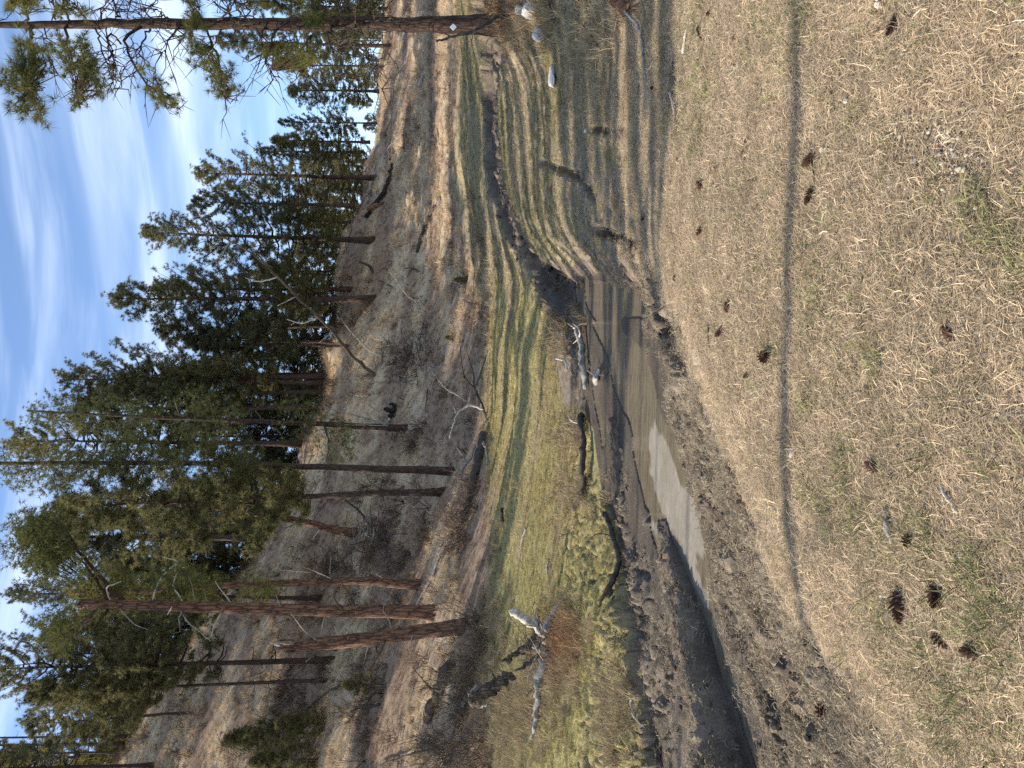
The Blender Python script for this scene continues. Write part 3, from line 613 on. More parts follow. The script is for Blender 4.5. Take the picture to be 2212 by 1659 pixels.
# broken top pine (big) with two living limbs, reddish trunks, split snag
def bole(name, label, cat, pts, w0, w1, mname, limbs=(), d=None, seed=5, group=G3, foliage=None, snag=False):
    p = hxy(*pts[0]) if d is None else pt(1659 - pts[0][1], pts[0][0], d); d = p[1]
    P = np.array([pt(1659 - y, x, d) for x, y in pts]); P[0, 2] -= .3; t = thing(name, p, label, cat, group)
    n = 34; Q = smooth_path(P, n, 0, seed); s = np.linspace(0, 1, n); R = px(d, 1) * (w0 + (w1 - w0) * s) * (1 + .45 * np.exp(-s * 18))
    rg = np.random.default_rng(seed); Q[1:-1, :2] += rg.standard_normal((n - 2, 2)) * px(d, 1) * 1.2
    V, F = tube(Q, R, 14, .06, seed, cap=True)
    if snag:
        last = V[-14:]; V[-14:, 2] += rg.uniform(-.5, .6, 14) * R[-1] * 4
    mesh_obj('trunk', V, F, M[mname], parent=t)
    rg = np.random.default_rng(seed + 1)
    for i, (l, ww, mn) in enumerate(limbs):
        dep = d - rg.uniform(-.6, 1.2); L = np.array([pt(1659 - y, x, d + (dep - d) * f) for f, (x, y) in zip(np.linspace(0, 1, len(l)), l)])
        V, F = limb_mesh(L, ww, seed + 20 + i, 6, .35); mesh_obj('branch', V, F, M[mn], parent=t)
    for i in range(9):
        f = rg.uniform(.25, .8); a = Q[int(f * (n - 1))]; az = rg.uniform(0, 6.28); l = rg.uniform(.5, 1.6); w_ = np.array([math.cos(az), math.sin(az), rg.uniform(-.2, .5)])
        V, F = tube(np.array([a, a + w_ * l * .4, a + w_ * l * .75 + rg.standard_normal(3) * .12, a + w_ * l + rg.standard_normal(3) * .2]), [.035, .025, .016, .006], 5, .15, i); mesh_obj('branch', V, F, M['grey' if i % 3 else 'dark'], parent=t)
    if foliage:
        TP = []; TD = []; wd = MB()
        for (x0, y0, x1, y1), nn, (ox, oy) in foliage:
            o = pt(1659 - oy, ox, d)
            for _ in range(nn):
                a = rg.uniform(0, 6.28); q = math.sqrt(rg.uniform(0, 1)); x = (x0 + x1) / 2 + (x1 - x0) / 2 * q * math.cos(a); y = (y0 + y1) / 2 + (y1 - y0) / 2 * q * math.sin(a)
                c = pt(1659 - y, x, d + rg.uniform(-1.3, 1.3)); TP.append(c); dd = (c - o); TD.append(dd / np.linalg.norm(dd) * .6 + [0, 0, .6])
                if rg.uniform() < .3: dn = (c - o) / np.linalg.norm(c - o); wd.tube(np.array([c - dn * .8 - [0, 0, .1], c - dn * .4 - [0, 0, .12], c]), [.02, .014, .008], 3, .1, _)
        V, F = tufts(np.repeat(np.array(TP), 5, 0) + rg.standard_normal((5 * len(TP), 3)) * .28, np.repeat(np.array(TD), 5, 0), 14, .23, .024, rg); mesh_obj('crown', V, F, M['needles_near'], parent=t, smooth=False); wd.obj('twig', M['bark'], parent=t)['kind'] = 'stuff'
    return t
bole('broken_pine', 'thickest pine trunk on the left slope with a snapped top and two steep living limbs', 'pine tree', [(936,1322),(800,1320),(560,1314),(380,1309),(260,1306),(188,1304)], 28, 20, 'bark_red',
 [([(268,1299),(230,1262),(170,1190),(120,1140)],9,'bark'),([(235,1296),(205,1250),(172,1205)],8,'bark'),([(395,1300),(372,1262),(385,1230),(400,1225)],4,'pale'),([(330,1296),(340,1262),(360,1232),(390,1213),(350,1203)],4,'pale'),([(375,1312),(360,1330),(372,1310)],3,'pale'),
  ([(240,1300),(228,1268),(262,1256)],4,'pale'),([(255,1310),(290,1350),(320,1360)],3,'grey'),([(390,1318),(405,1345),(420,1355),(455,1385)],4,'grey'),([(480,1320),(462,1352),(455,1378)],4,'pale'),([(500,1303),(470,1265),(465,1255)],3,'pale'),([(210,1312),(180,1350),(160,1372)],8,'bark'),([(235,1314),(200,1360)],6,'bark')],
 seed=5, foliage=[((20,1110,150,1230),130,(235,1290)),((60,1180,190,1260),70,(200,1270)),((90,1330,170,1400),60,(220,1320)),((330,1230,420,1262),24,(390,1290))], snag=True)
bole('reddish_pine', 'reddish trunk with a sunlit pale strip standing right of the thickest trunk', 'pine tree', [(905,1264),(780,1255),(680,1256),(560,1263),(430,1268),(300,1275),(150,1280)], 19, 11, 'bark_red',
 [([(720,1252),(690,1238),(655,1225)],3,'pale'),([(650,1258),(640,1235)],2,'pale'),([(830,1250),(812,1240)],3,'grey')], seed=8, foliage=[((300,1240,470,1310),90,(400,1272)),((150,1240,300,1320),110,(250,1278)),((520,1255,600,1290),30,(560,1264))])
bole('split_snag', 'leaning reddish snag with a splintered grey top left of the thickest trunk', 'dead tree', [(1000,1352),(930,1362),(820,1378),(720,1388),(640,1394),(618,1396)], 30, 26, 'bark_red',
 [([(690,1388),(655,1360),(628,1325)],4,'grey'),([(735,1382),(722,1352)],3,'pale'),([(640,1390),(618,1388),(597,1389)],9,'grey'),([(635,1398),(612,1396),(592,1393)],7,'pale'),([(780,1392),(775,1410)],3,'grey'),([(690,1402),(660,1430)],3,'dark')], seed=9, snag=True)
bole('leaning_pine', 'short leaning reddish trunk with its foot in the dark brush', 'pine tree', [(768,1154),(730,1146),(680,1133),(640,1124),(605,1117),(520,1105),(420,1095)], 17, 9, 'bark_red', [([(640,1124),(625,1140),(600,1138)],6,'grey')], seed=12,
 foliage=[((450,1060,610,1150),120,(560,1110)),((330,1050,450,1140),100,(420,1095))])
bole('dead_pole', 'dark dead pole leaning on the slope under the leaning reddish trunk', 'dead tree', [(832,1201),(808,1146),(790,1120),(770,1098),(745,1080)], 8, 4, 'dark', [([(812,1150),(800,1155)],2,'pale'),([(808,1140),(806,1162)],2,'pale')], seed=14)
bole('hillside_pine', 'hillside pine with low foliage rising beside the charred stump', 'pine tree', [(873,925),(800,922),(740,918),(640,914),(500,908),(300,900),(100,890),(60,888)], 13, 4, 'bark', [([(700,917),(712,960),(705,1000)],4,'dark'),([(650,914),(640,880),(615,860)],4,'dark'),([(790,922),(780,905)],2,'grey')], seed=15,
 foliage=[((690,900,770,1020),60,(700,917)),((600,855,690,950),50,(640,914)),((350,840,520,960),110,(450,906)),((180,850,340,950),90,(270,900)),((60,860,180,930),50,(130,892))])
bole('straight_pine', 'tall pine with its long straight trunk reaching down to the foot of the slope', 'pine tree', [(980,1018),(800,1012),(700,1008),(560,1004),(400,1000),(200,1000),(0,1000),(-150,1000)], 15, 6, 'bark', [([(600,1005),(590,1050),(600,1090)],4,'dark'),([(760,1010),(750,1030)],2,'grey'),([(820,1012),(812,995),(800,990)],2,'grey')], seed=16,
 foliage=[((560,1010,650,1110),60,(600,1005)),((400,950,560,1060),120,(480,1002)),((200,945,400,1060),140,(300,1000)),((0,955,200,1060),130,(100,1000)),((-140,960,0,1040),60,(-80,1000))])
# ---- tagged foreground pine at the right
def tagged_pine():
    d = 16.5; base = hit(1607, 1030); base = pt(1607, 1030, d); base[2] = min(base[2], ground_z(base[0], d)[0] + .05)
    t = thing('tagged_pine', base, 'tall foreground pine with a white diamond tag low on its trunk', 'pine tree')
    ctr = [(1052,54),(1030,53),(960,52),(860,51),(760,51),(660,53),(560,52),(440,51),(330,51),(230,51),(140,52),(60,53),(0,53),(-120,54),(-330,55)]
    wd = [46,39,33,27,26,25,24,22,20,18,16,14,12,9,4]
    P = np.array([pt(1659 - y, x, d) for x, y in ctr]); P[0, 2] -= .25; n = 60; s = np.linspace(0, 1, n)
    Q = smooth_path(P, n); L = np.concatenate([[0], np.cumsum(np.linalg.norm(np.diff(P, axis=0), axis=1))]); L /= L[-1]
    R = np.interp(s, L, wd) * px(d, 1); rg = np.random.default_rng(4); Q[1:-1, :2] += rg.standard_normal((n - 2, 2)) * .012
    V, F = tube(Q, R, 18, .05, 4); mesh_obj('trunk', V, F, M['bark'], parent=t)
    # the tag
    c = pt(1601, 979, d - .33); a = .078; m = MB(); yv = [(-a, 0), (0, -a), (a, 0), (0, a)]
    V = [c + np.array([i, 0, j]) for i, j in yv] + [c + np.array([i, .012, j]) for i, j in yv]
    m.add(V, [(0, 1, 2, 3), (7, 6, 5, 4)] + [(i, i + 4, (i + 1) % 4 + 4, (i + 1) % 4) for i in range(4)]); m.obj('tag', M['tag'], parent=t, smooth=False)
    def limb(pts, w, fol=None, toward=0.0, mn='bark', twigs=6, ntuft=40, tl=.2, seed=0, sub=True):
        rg = np.random.default_rng(seed + 100); k = len(pts)
        L = np.array([pt(1659 - y, x, d - .12 - toward * (i / (k - 1)) ** .8) for i, (x, y) in enumerate(pts)])
        Q = smooth_path(L, 14); r = px(d, w); Q[1:] += rg.standard_normal((13, 3)) * .025
        V, F = tube(Q, r * np.linspace(1, .28, 14), 7, .12, seed); b = mesh_obj('branch', V, F, M[mn], parent=t); b_o = b
        ends = []; tw = MB()
        for i in range(twigs):
            f = rg.uniform(.25, 1); a = Q[int(f * 13)]; dr = Q[-1] - Q[0]; dr /= np.linalg.norm(dr); w_ = dr * .7 + rg.standard_normal(3) * .75; w_ /= np.linalg.norm(w_)
            ll = rg.uniform(.3, .95) * (1.1 - .4 * f); m1 = a + w_ * ll * .5 + rg.standard_normal(3) * .06; e = a + w_ * ll + np.array([0, 0, .15 * ll]) + rg.standard_normal(3) * .06
            tw.tube(np.array([a, m1, e]), [.014, .010, .004], 4, .15, i); ends.append((m1, e, w_))
            for _ in range(2):
                g = m1 + (e - m1) * rg.uniform(0, 1); e2 = g + (w_ + rg.standard_normal(3) * .8) * ll * .35; tw.tube(np.array([g, (g + e2) / 2, e2]), [.009, .007, .003], 3, .15, i); ends.append((g, e2, w_))
        if tw.n: o = mesh_obj('twig', np.concatenate(tw.V) - np.asarray(t['_o']), tw.F, M[mn]); o.parent = b; o['kind'] = 'stuff'
        if fol:
            TP = []; TD = []; WD = MB()
            for (x0, y0, x1, y1), nn in fol:
                for _ in range(int(nn * .36) + 1):
                    a = rg.uniform(0, 6.28); q = math.sqrt(rg.uniform(0, 1)) * (1 + .25 * rg.standard_normal()); x = (x0 + x1) / 2 + (x1 - x0) / 2 * q * math.cos(a); y = (y0 + y1) / 2 + (y1 - y0) / 2 * q * math.sin(a)
                    c = pt(1659 - y, x, d - toward + rg.uniform(-.8, .8)); nz = Q[np.argmin(np.linalg.norm(Q - c, axis=1))]; nz = nz + (c - nz) * .1; mid = nz + (c - nz) * .55 - np.array([0, 0, .1]) + rg.standard_normal(3) * .07
                    WD.tube(np.array([nz, mid, c]), [.012, .009, .005], 4, .15, _); dd = (c - mid) / (np.linalg.norm(c - mid) + .01)
                    for g in (0, .12, .3): TP.append(c - dd * g * .8 + rg.standard_normal(3) * (.02 + .2 * g)); TD.append(dd * .9 + [0, 0, .35] + rg.standard_normal(3) * .25)
            V, F = tufts(np.array(TP), np.array(TD), 42, tl * .8, .0085, rg, .95); o = mesh_obj('needles', V - np.asarray(t['_o']), F, M['needles_near'], smooth=False); o.parent = b
            o = mesh_obj('twig', np.concatenate(WD.V) - np.asarray(t['_o']), WD.F, M[mn]); o.parent = b; o['kind'] = 'stuff'
    # living limbs
    limb([(70,55),(66,110),(70,160),(62,200)],7,[((25,60,95,135),45),((0,120,90,205),60),((15,190,90,255),46)],3.5,seed=1,tl=.24)
    limb([(62,55),(45,20),(40,-30)],6,[((5,-30,95,40),70)],1.0,seed=2)
    limb([(145,56),(138,90),(150,140),(170,190),(172,226)],6,[((105,65,150,160),40),((155,75,205,150),36),((160,120,218,225),75),((150,195,195,228),14)],1.6,seed=3)
    limb([(150,50),(140,20),(135,-20)],5,[((120,-15,150,32),22),((170,15,200,45),10)],.4,seed=4)
    limb([(305,58),(282,72),(260,92),(275,120),(305,165),(345,205),(372,238)],7,[((318,165,352,205),16),((332,190,368,225),20),((360,215,384,250),11),((296,140,312,170),4)],1.2,twigs=14,seed=5)
    limb([(262,95),(240,70),(228,85),(245,110),(240,150)],4,[((232,130,256,175),8)],1.0,twigs=12,seed=6)
    limb([(445,58),(455,90),(470,130),(480,180),(495,228)],6,[((392,70,440,125),30),((410,95,470,150),26),((445,120,500,190),46),((458,180,505,232),26)],1.3,twigs=10,seed=7)
    limb([(435,48),(415,20),(410,-10)],6,[((378,20,440,70),34),((395,-10,430,25),14)],.6,seed=8)
    limb([(470,44),(500,20),(520,-15)],5,None,.5,twigs=10,seed=9)
    limb([(600,62),(585,95),(575,130),(590,160)],6,[((560,80,640,135),46),((610,95,690,150),40)],.8,seed=10)
    limb([(690,46),(682,20),(676,-10)],5,[((664,15,698,72),40),((655,-20,690,15),20)],1.0,seed=11)
    limb([(560,52),(530,20),(505,5)],4,[((520,-10,580,30),26)],-.8,seed=31)
    # bare, arching dead limbs
    for i, (l, w) in enumerate([
     ([(716,58),(704,70),(705,85),(722,110),(812,132),(835,126)],5), ([(712,62),(760,95),(806,128),(808,150),(803,168),(818,190),(836,205)],4), ([(672,76),(655,100),(650,125),(665,170),(700,205)],5),
     ([(676,72),(650,110),(590,115),(560,118)],3), ([(575,48),(563,85),(565,125)],6), ([(780,45),(760,62),(750,66)],4), ([(553,60),(565,85),(567,118),(585,165),(605,178)],4),
     ([(700,48),(735,35),(735,5),(745,-15)],4), ([(790,48),(855,40),(842,36)],3), ([(765,30),(760,8),(690,2)],3), ([(610,62),(618,100),(640,140),(730,160),(765,190)],3), ([(735,80),(790,112),(845,118)],3), ([(770,92),(800,130),(830,150)],2),
     ([(330,45),(315,30),(305,10)],4), ([(365,42),(340,25),(322,8)],4), ([(250,42),(252,20),(238,-5)],4), ([(275,42),(280,20),(275,-5)],3), ([(218,42),(222,15),(240,-8)],4), ([(180,42),(168,20),(160,-8)],4), ([(120,42),(116,15),(95,-10)],4),
     ([(205,60),(215,90),(225,120),(235,160),(250,200)],4), ([(230,60),(232,95),(250,140),(262,175)],3), ([(385,62),(360,92),(355,112),(352,128)],5), ([(325,62),(300,110),(296,140)],4), ([(415,62),(395,72),(388,95)],3), ([(95,60),(100,110),(112,140)],3), ([(480,62),(462,90),(458,130)],3), ([(500,42),(480,0)],4), ([(520,42),(512,10),(505,-10)],3)]):
        limb(l, w, None, random.uniform(-.3, .9), 'dark', 9, seed=40 + i)
    return t
tagged_pine()
deadwood('arching_dead_limb', 'dark dead limb arching out of the brush at the foot of the tagged pine', 'branch', [(1118,8),(1104,18),(1070,38),(1043,56),(1020,68),(1005,72),(985,77),(963,82),(943,90)],
 [([(1030,62),(1020,76),(1012,72)],3,'grey'),([(975,80),(955,70),(946,60)],3,'dark'),([(1043,56),(1062,50),(1100,42)],2,'dark'),([(1018,70),(1022,85),(1000,98)],2,'dark'),([(1015,18),(1018,2)],2,'grey')], d0=15.2, w=8, mname='dark', seed=21)
deadwood('dead_stub', 'short dark dead stub standing at the right edge above the white rocks', 'stump', [(1206,54),(1198,40),(1192,18),(1186,-6)], [([(1203,52),(1212,30),(1235,14)],3),([(1205,53),(1250,50),(1262,54)],5)], d0=11.8, w=11, mname='dark', seed=22, taper=.8)
deadwood('black_strip', 'thin black strip lying in the grass right of the mud crack', 'stick', [(1262,54,.03),(1280,72,.05),(1302,107,.02)], w=4, mname='burnt', seed=23)  # thin black tube along the ground, continuing the stub's side limb
deadwood('bleached_branch', 'long bleached branch snaking along the lip of the near bank at the right', 'branch', [(1360,18,.08),(1368,30,.07),(1385,50,.05),(1394,72,.05),(1397,105,.04),(1398,133,.04),(1400,166,.03),(1406,213,.02)], [([(1398,148,.03),(1412,150,.05),(1435,136,.1)],2,'pale')], w=8, mname='grey', seed=24, taper=.4)
deadwood('root_clump', 'reddish brown root clump at the right edge on the near bank', 'roots', [(1366,22,.02),(1358,12,.12),(1352,-4,.18)], [([(1366,20,.05),(1380,10,.12),(1392,2,.1)],6),([(1362,16,.1),(1350,26,.15)],5),([(1372,18,.03),(1395,14,.06)],5)], w=22, mname='rotten', seed=25)
deadwood('grey_stick', 'pale stick along the dark hole in the right of the near grass', 'stick', [(1452,200,.02),(1460,215,.03),(1462,250,.02)], w=5, mname='pale', seed=26)
deadwood('flat_stick', 'long pale flat stick in the sunlit grass at the far right', 'stick', [(1478,116,.01),(1484,80,.02),(1491,40,.01)], w=6, mname='pale', seed=27)
deadwood('dark_stick', 'short dark stick beside the long pale flat stick', 'stick', [(1513,56,.02),(1517,66,.04),(1521,84,.02)], w=6, mname='dark', seed=28)
# shore log and driftwood
deadwood('shore_log', 'dark bent log lying along the far shore of the pool', 'log', [(1266,896,.1),(1272,915,.16),(1272,936,.14),(1274,970,.12),(1273,1003,.14),(1271,1046,.12),(1258,1080,.1),(1248,1102,.08)], [([(1271,918,.16),(1262,908,.28),(1256,898,.3)],6,'pale'),([(1272,1003,.14),(1255,1012,.25)],3,'dark'),([(1268,1060,.1),(1254,1050,.22),(1240,1052,.3)],3,'dark')], w=14, mname='dark', seed=30, taper=.7)
deadwood('muddy_log', 'grey mud coated log with a bleached knotted root at the far end of the pool', 'log', [(1260,700,.1),(1266,722,.14),(1268,746,.12),(1271,790,.1),(1272,840,.08)], [([(1264,712,.14),(1258,704,.26),(1256,698,.3)],6,'pale'),([(1266,730,.14),(1274,712,.2),(1262,698,.24)],5,'pale'),([(1262,730,.1),(1258,742,.2)],4,'pale')], w=17, mname='grey', seed=31)
deadwood('root_stump', 'small grey root stump at the water edge in the middle of the pool', 'stump', [(1288,828,.02),(1298,815,.1),(1310,805,.16),(1318,798,.2)], [([(1300,813,.1),(1290,800,.2)],4),([(1305,808,.1),(1318,812,.12)],4,'pale')], w=14, mname='grey', seed=32, taper=.5)
deadwood('forked_twig', 'pale forked twig in the dark mud right of the pool', 'stick', [(1232,800,.08),(1235,780,.12),(1220,775,.2)], [([(1235,785,.1),(1246,800,.14)],3,'pale')], w=5, mname='pale', seed=33)
# bank log left
deadwood('bank_log', 'dark rotting log lodged along the undercut bank at the left', 'log', [(1318,1108,.1),(1328,1135,.1),(1337,1158,.1),(1345,1215,.1),(1337,1262,.12),(1328,1290,.12)], [([(1334,1264,.12),(1328,1290,.18),(1324,1312,.2)],10,'rotten'),([(1337,1158,.1),(1320,1150,.3),(1312,1170,.35)],3,'dark')], w=11, mname='dark', seed=34, taper=.9)
deadwood('bank_root', 'pale thin root lying on the lip of the left bank', 'roots', [(1364,1490,.05),(1370,1520,.06),(1376,1550,.05),(1384,1574,.03)], w=6, mname='pale', seed=35)
# driftwood stump
dS = hxy(1190, 1390)[1]
deadwood('driftwood_root', 'tangled bleached driftwood root with limbs pointing every way on the left meadow', 'driftwood', [(1200,1400),(1186,1388),(1170,1362),(1150,1346),(1128,1334),(1105,1318)],
 [([(1176,1362),(1192,1330),(1215,1295),(1246,1252)],21,'grey',dS-.6),([(1172,1424),(1164,1470),(1161,1510),(1160,1550),(1152,1580),(1145,1597)],23,'grey',dS-.3),([(1182,1392),(1160,1380),(1135,1400),(1106,1424),(1084,1432)],26,'bark_fallen',dS+.6),
  ([(1180,1406),(1205,1448),(1222,1480),(1228,1508),(1256,1516),(1266,1572)],10,'dark',dS-.8),([(1200,1400),(1182,1398),(1165,1402),(1150,1395)],24,'grey',dS),([(1190,1385),(1168,1350),(1160,1325)],7,'grey',dS-.2),([(1180,1400),(1150,1430),(1112,1450)],15,'dark',dS+.3),([(1160,1415),(1140,1460),(1140,1475)],4,'grey',dS),([(1172,1424),(1158,1480),(1134,1508)],4,'dark',dS)], d0=dS, w=23, mname='pale', seed=36, taper=.7, pname='limb')
deadwood('root_plate_log', 'thick torn grey log with a broken bleached end behind the driftwood root', 'log', [(1016,1518),(1028,1512),(1050,1492),(1080,1474),(1110,1458)], [([(1028,1520),(1040,1528),(1052,1520)],12,'pale'),([(1010,1496),(1030,1500),(1060,1490),(1106,1470)],5,'dark'),([(1030,1480),(1018,1492),(1012,1505)],5,'grey'),([(1070,1466),(1058,1444)],5,'dark')], d0=dS+2.0, w=27, mname='bark_fallen', seed=37, taper=.8)
deadwood('thick_log', 'thick brown fallen log lying down the left slope', 'log', [(986,1440,.1),(968,1462,.14),(953,1500,.14),(940,1530,.14),(928,1556,.1)], [([(952,1490),(930,1488),(890,1440)],3,'dark'),([(948,1500,.1),(940,1480,.3)],4,'dark')], w=24, mname='bark_fallen', seed=38, taper=.85)
deadwood('grey_log', 'thin grey log lying below the thick brown log on the left slope', 'log', [(1014,1506,.1),(1000,1545,.12),(990,1570,.12),(972,1618,.1)], w=11, mname='grey', seed=39)
deadwood('dark_branch', 'dark crooked branch at the left edge of the slope', 'branch', [(962,1612,.1),(935,1622,.15),(905,1626,.2),(870,1640,.2),(828,1654,.2)], [([(960,1612,.1),(985,1590,.1)],5)], w=7, mname='dark', seed=40)
deadwood('slope_branch', 'long dark branch slanting up the left slope to the young pines', 'branch', [(758,1470,.1),(725,1490,.2),(690,1514,.25),(660,1545,.25),(636,1566,.2)], w=7, mname='dark', seed=41)
deadwood('crooked_branch', 'short crooked dark branch standing on the left slope below the seedling', 'branch', [(822,1520,.05),(825,1526,.2),(795,1522,.2),(770,1535,.2)], w=6, mname='dark', seed=42)
deadwood('slope_log', 'long thin log climbing diagonally from the meadow edge up the slope', 'log', [(985,1150,.1),(962,1190,.12),(940,1245,.12),(915,1290,.12),(903,1312,.1)], [([(988,1145,.1),(1005,1125,.15),(1018,1104,.2)],6)], w=8, mname='grey', seed=43)
deadwood('meadow_log', 'dark thick fallen log at the foot of the slope behind the yellow grass', 'log', [(1052,934,.1),(1044,975,.16),(1038,1010,.16),(1028,1045,.16),(1014,1098,.12)], [([(1054,955,.2),(1062,975,.2),(1060,1010,.15)],6,'grey'),([(1040,930,.1),(1060,905,.1)],5,'dark')], w=21, mname='dark', seed=44, taper=.8)
dB = hxy(1052, 905)[1]
deadwood('dead_branches', 'bare dead branches rising from the foot of the slope beside the thick fallen log', 'branches', [(1056,915),(1048,895),(1042,876),(1026,840),(1012,826),(1003,816)],
 [([(1003,816),(998,790),(996,770),(993,728)],4),([(1026,838),(1022,805),(1010,762)],4),([(1030,833),(1040,800),(1054,758)],4),([(1046,885),(1033,880),(1013,873),(986,893),(981,913),(971,946)],6,'pale'),([(1020,875),(990,855),(965,842),(940,812),(933,804)],4,'grey'),([(986,893),(978,875)],3,'grey'),([(1050,900),(1056,870),(1054,850)],3),([(1052,910),(1072,880)],3,'grey'),([(940,812),(930,842)],2,'grey'),([(981,913),(975,925)],3,'pale')], d0=dB, w=6, mname='dark', seed=45)
dR = hxy(1005, 1050)[1]
deadwood('upright_branch', 'grey forked branch leaning above the thick fallen log', 'branch', [(990,1104),(994,1070),(996,1025),(1002,1005),(1014,994),(1025,960)], [([(996,1020),(984,1012),(985,1003)],6,'grey'),([(1008,1000),(998,982),(985,965)],4,'grey')], d0=dR, w=9, mname='grey', seed=46)
for lst, w, lb, s, mn in [([(1139,1140,.05),(1134,1160,.07),(1129,1184,.05)],5,'grey stick lying far back on the yellow meadow',47,'grey'),([(1186,1240,.05),(1189,1222,.08),(1192,1206,.05)],6,'grey stick lying in the meadow above the driftwood root',48,'grey'),([(1088,1128,.05),(1094,1108,.15),(1100,1098,.2)],7,'small black stump on the yellow meadow',49,'burnt'),
   ([(1290,1106,.03),(1262,1120,.05),(1245,1118,.05)],3,'thin dark twig on the green grass by the left bank',50,'dark'),
   ([(2042,1046,.02),(2060,1070,.03),(2082,1108,.02)],10,'pale straight stick lying in the near grass',51,'pale'),([(1926,1098,.02),(1931,1135,.03),(1939,1174,.02)],14,'thick grey stick beside a pine cone in the near grass',52,'grey'),([(2098,1376,.02),(2096,1400,.03),(2094,1416,.01)],9,'pale wood chip beside the open pine cone at the lower left',53,'pale'),
   ([(1910,14,.02),(1915,-2,.04),(1920,-30,.03)],14,'pale stick end at the right edge of the near grass',54,'pale'),([(2178,912,.01),(2192,894,.02),(2206,888,.01)],12,'brownish curled stick at the bottom edge',55,'grey'),([(1764,350,.02),(1770,380,.03),(1768,412,.02)],3,'thin dark twig joining two pine cones',56,'dark'),([(1798,300,.01),(1790,325,.02),(1793,338,.01)],8,'pale stick beside the pair of pine cones',57,'pale'),
   ([(1538,692,.02),(1541,725,.04),(1538,752,.02)],4,'curved dark twig near two pine cones left of centre',58,'dark'),([(1690,975,.01),(1706,970,.02),(1718,968,.01)],6,'pale splinter in the near grass left of centre',59,'pale'),([(1912,1286,.02),(1925,1288,.03),(1935,1290,.02)],8,'pale splinter behind the largest pine cone',60,'pale'),
   ([(2016,108,.01),(2030,104,.02),(2042,98,.01)],6,'short pale stick among the pebbles',61,'pale'),([(1708,12,.02),(1735,16,.02)],5,'short weathered twig in the right of the near grass',62,'grey')]:
    P = world_limb(lst); V, F = limb_mesh(P, w, s, 7, .7); o = mesh_obj('stump' if 'stump' in lb else 'stick', V, F, M[mn], loc=P[0]); tag(o, lb, 'stump' if 'stump' in lb else 'stick', 'sticks lying on the ground')
# hill wood
deadwood('rotten_log', 'rotten burnt log with an orange broken end on the upper slope', 'log', [(795,470,.2),(805,455,.3),(818,440,.35),(834,422,.3),(842,395,.25),(850,362,.2),(846,335,.2)], [([(806,452,.2),(818,444,.2),(830,438,.1)],17,'rotten'),([(822,432,.3),(818,405,.6)],5,'grey'),([(848,350,.2),(842,320,.3),(858,308,.4)],3,'grey')], w=11, mname='burnt', seed=70, taper=.3)
deadwood('hill_branch', 'curved grey fallen branch on the slope below the tall ridge pine', 'branch', [(902,545,.1),(912,520,.2),(922,490,.2),(934,462,.2),(943,448,.2)], [([(902,545),(885,548),(860,535)],2,'dark',None),([(905,540),(896,520),(868,510)],2,'dark',None)] and [], w=9, mname='dark', seed=71)
deadwood('white_log', 'small white log at the foot of the right hill', 'log', [(910,186,.15),(916,168,.2),(922,156,.15)], w=8, mname='pale', seed=72, taper=.8)
pS = hxy(846, 900); 
deadwood('charred_stump', 'jagged charred stump on the slope with a white log beside it', 'stump', [(854,885),(846,888),(838,886),(832,884)], [([(856,895),(848,900),(838,898)],16),([(852,876),(845,872),(840,874)],10),([(842,905),(836,912),(830,918)],9,'pale')], d0=pS[1], w=13, mname='burnt', seed=73)
deadwood('slope_snag', 'thin bent dead snag leaning out of the slope below the yellow ridge grass', 'dead tree', [(806,590),(800,575),(788,570),(776,566)], d0=hxy(806,590)[1], w=7, mname='dark', seed=74)
deadwood('lone_snag', 'thin dead snag standing in the grey brush of the middle slope', 'dead tree', [(906,588),(897,582),(888,580),(872,580)], [([(897,582),(892,575)],2),([(888,580),(880,600),(862,606)],2)], d0=hxy(906,588)[1], w=5, mname='dark', seed=75)
for i, (l, lb) in enumerate([([(848,930),(838,912),(810,885),(780,860),(750,848)],'pale bent sapling fallen across the slope by the charred stump'),([(874,936),(850,925),(800,905),(740,890),(700,880)],'long pale dead stem crossing behind the charred stump'),([(880,925),(840,920),(790,918),(735,918)],'straight thin dead stem lower down behind the charred stump'),
      ([(905,655),(880,640),(860,610),(845,590)],'thin bare stem above the brush pile'),([(830,770),(800,760),(760,720),(745,700)],'grey bare stem at the foot of the leaning dead trunk')]):
    deadwood('bare_sapling', lb, 'dead sapling', l, [([l[1], (l[1][0]-12, l[1][1]-16)],1.5),([l[2], (l[2][0]-14, l[2][1]+14)],1.5),([l[3], (l[3][0]-10, l[3][1]-15)],1.2)], d0=hxy(*l[0])[1], w=3, mname='grey', seed=80 + i, group='thin dead stems on the slope')
def brush(name, label, x0, y0, x1, y1, n, seed, mname='dark', pale=6, L=(.5, 1.8), r=.02):
    rg = np.random.default_rng(seed); c = hxy((x0 + x1) / 2, (y0 + y1) / 2); t = thing(name, c, label, 'brush'); m = MB(); q = MB()
    for i in range(n + pale):
        x = rg.normal((x0 + x1) / 2, (x1 - x0) / 2.8); y = (y0 + y1) / 2 + (y1 - y0) * .33 * rg.standard_normal() ; p = hxy(x, y); p[2] += rg.uniform(.05, .7)
        d = rg.standard_normal(3); d[2] = abs(d[2]) * .6; d /= np.linalg.norm(d); l = rg.uniform(*L)
        e = p + d * l; k = p + d * l * .5 + rg.standard_normal(3) * .12 * l
        (q if i >= n else m).tube(np.array([p - d * l * .4, p, k, e]), np.array([1, .9, .6, .25]) * r * (1.8 if i >= n else rg.uniform(.5, 1.4)), 4, .15, i)
    o = m.obj('twigs', M[mname], parent=t); o['kind'] = 'stuff'
    if pale: q.obj('limb', M['grey'], parent=t)
brush('brush_pile', 'dark heap of dead brush with grey limbs in the middle of the slope', 840, 725, 935, 830, 170, 91, 'dark', 16, (.4, 1.6), .024)
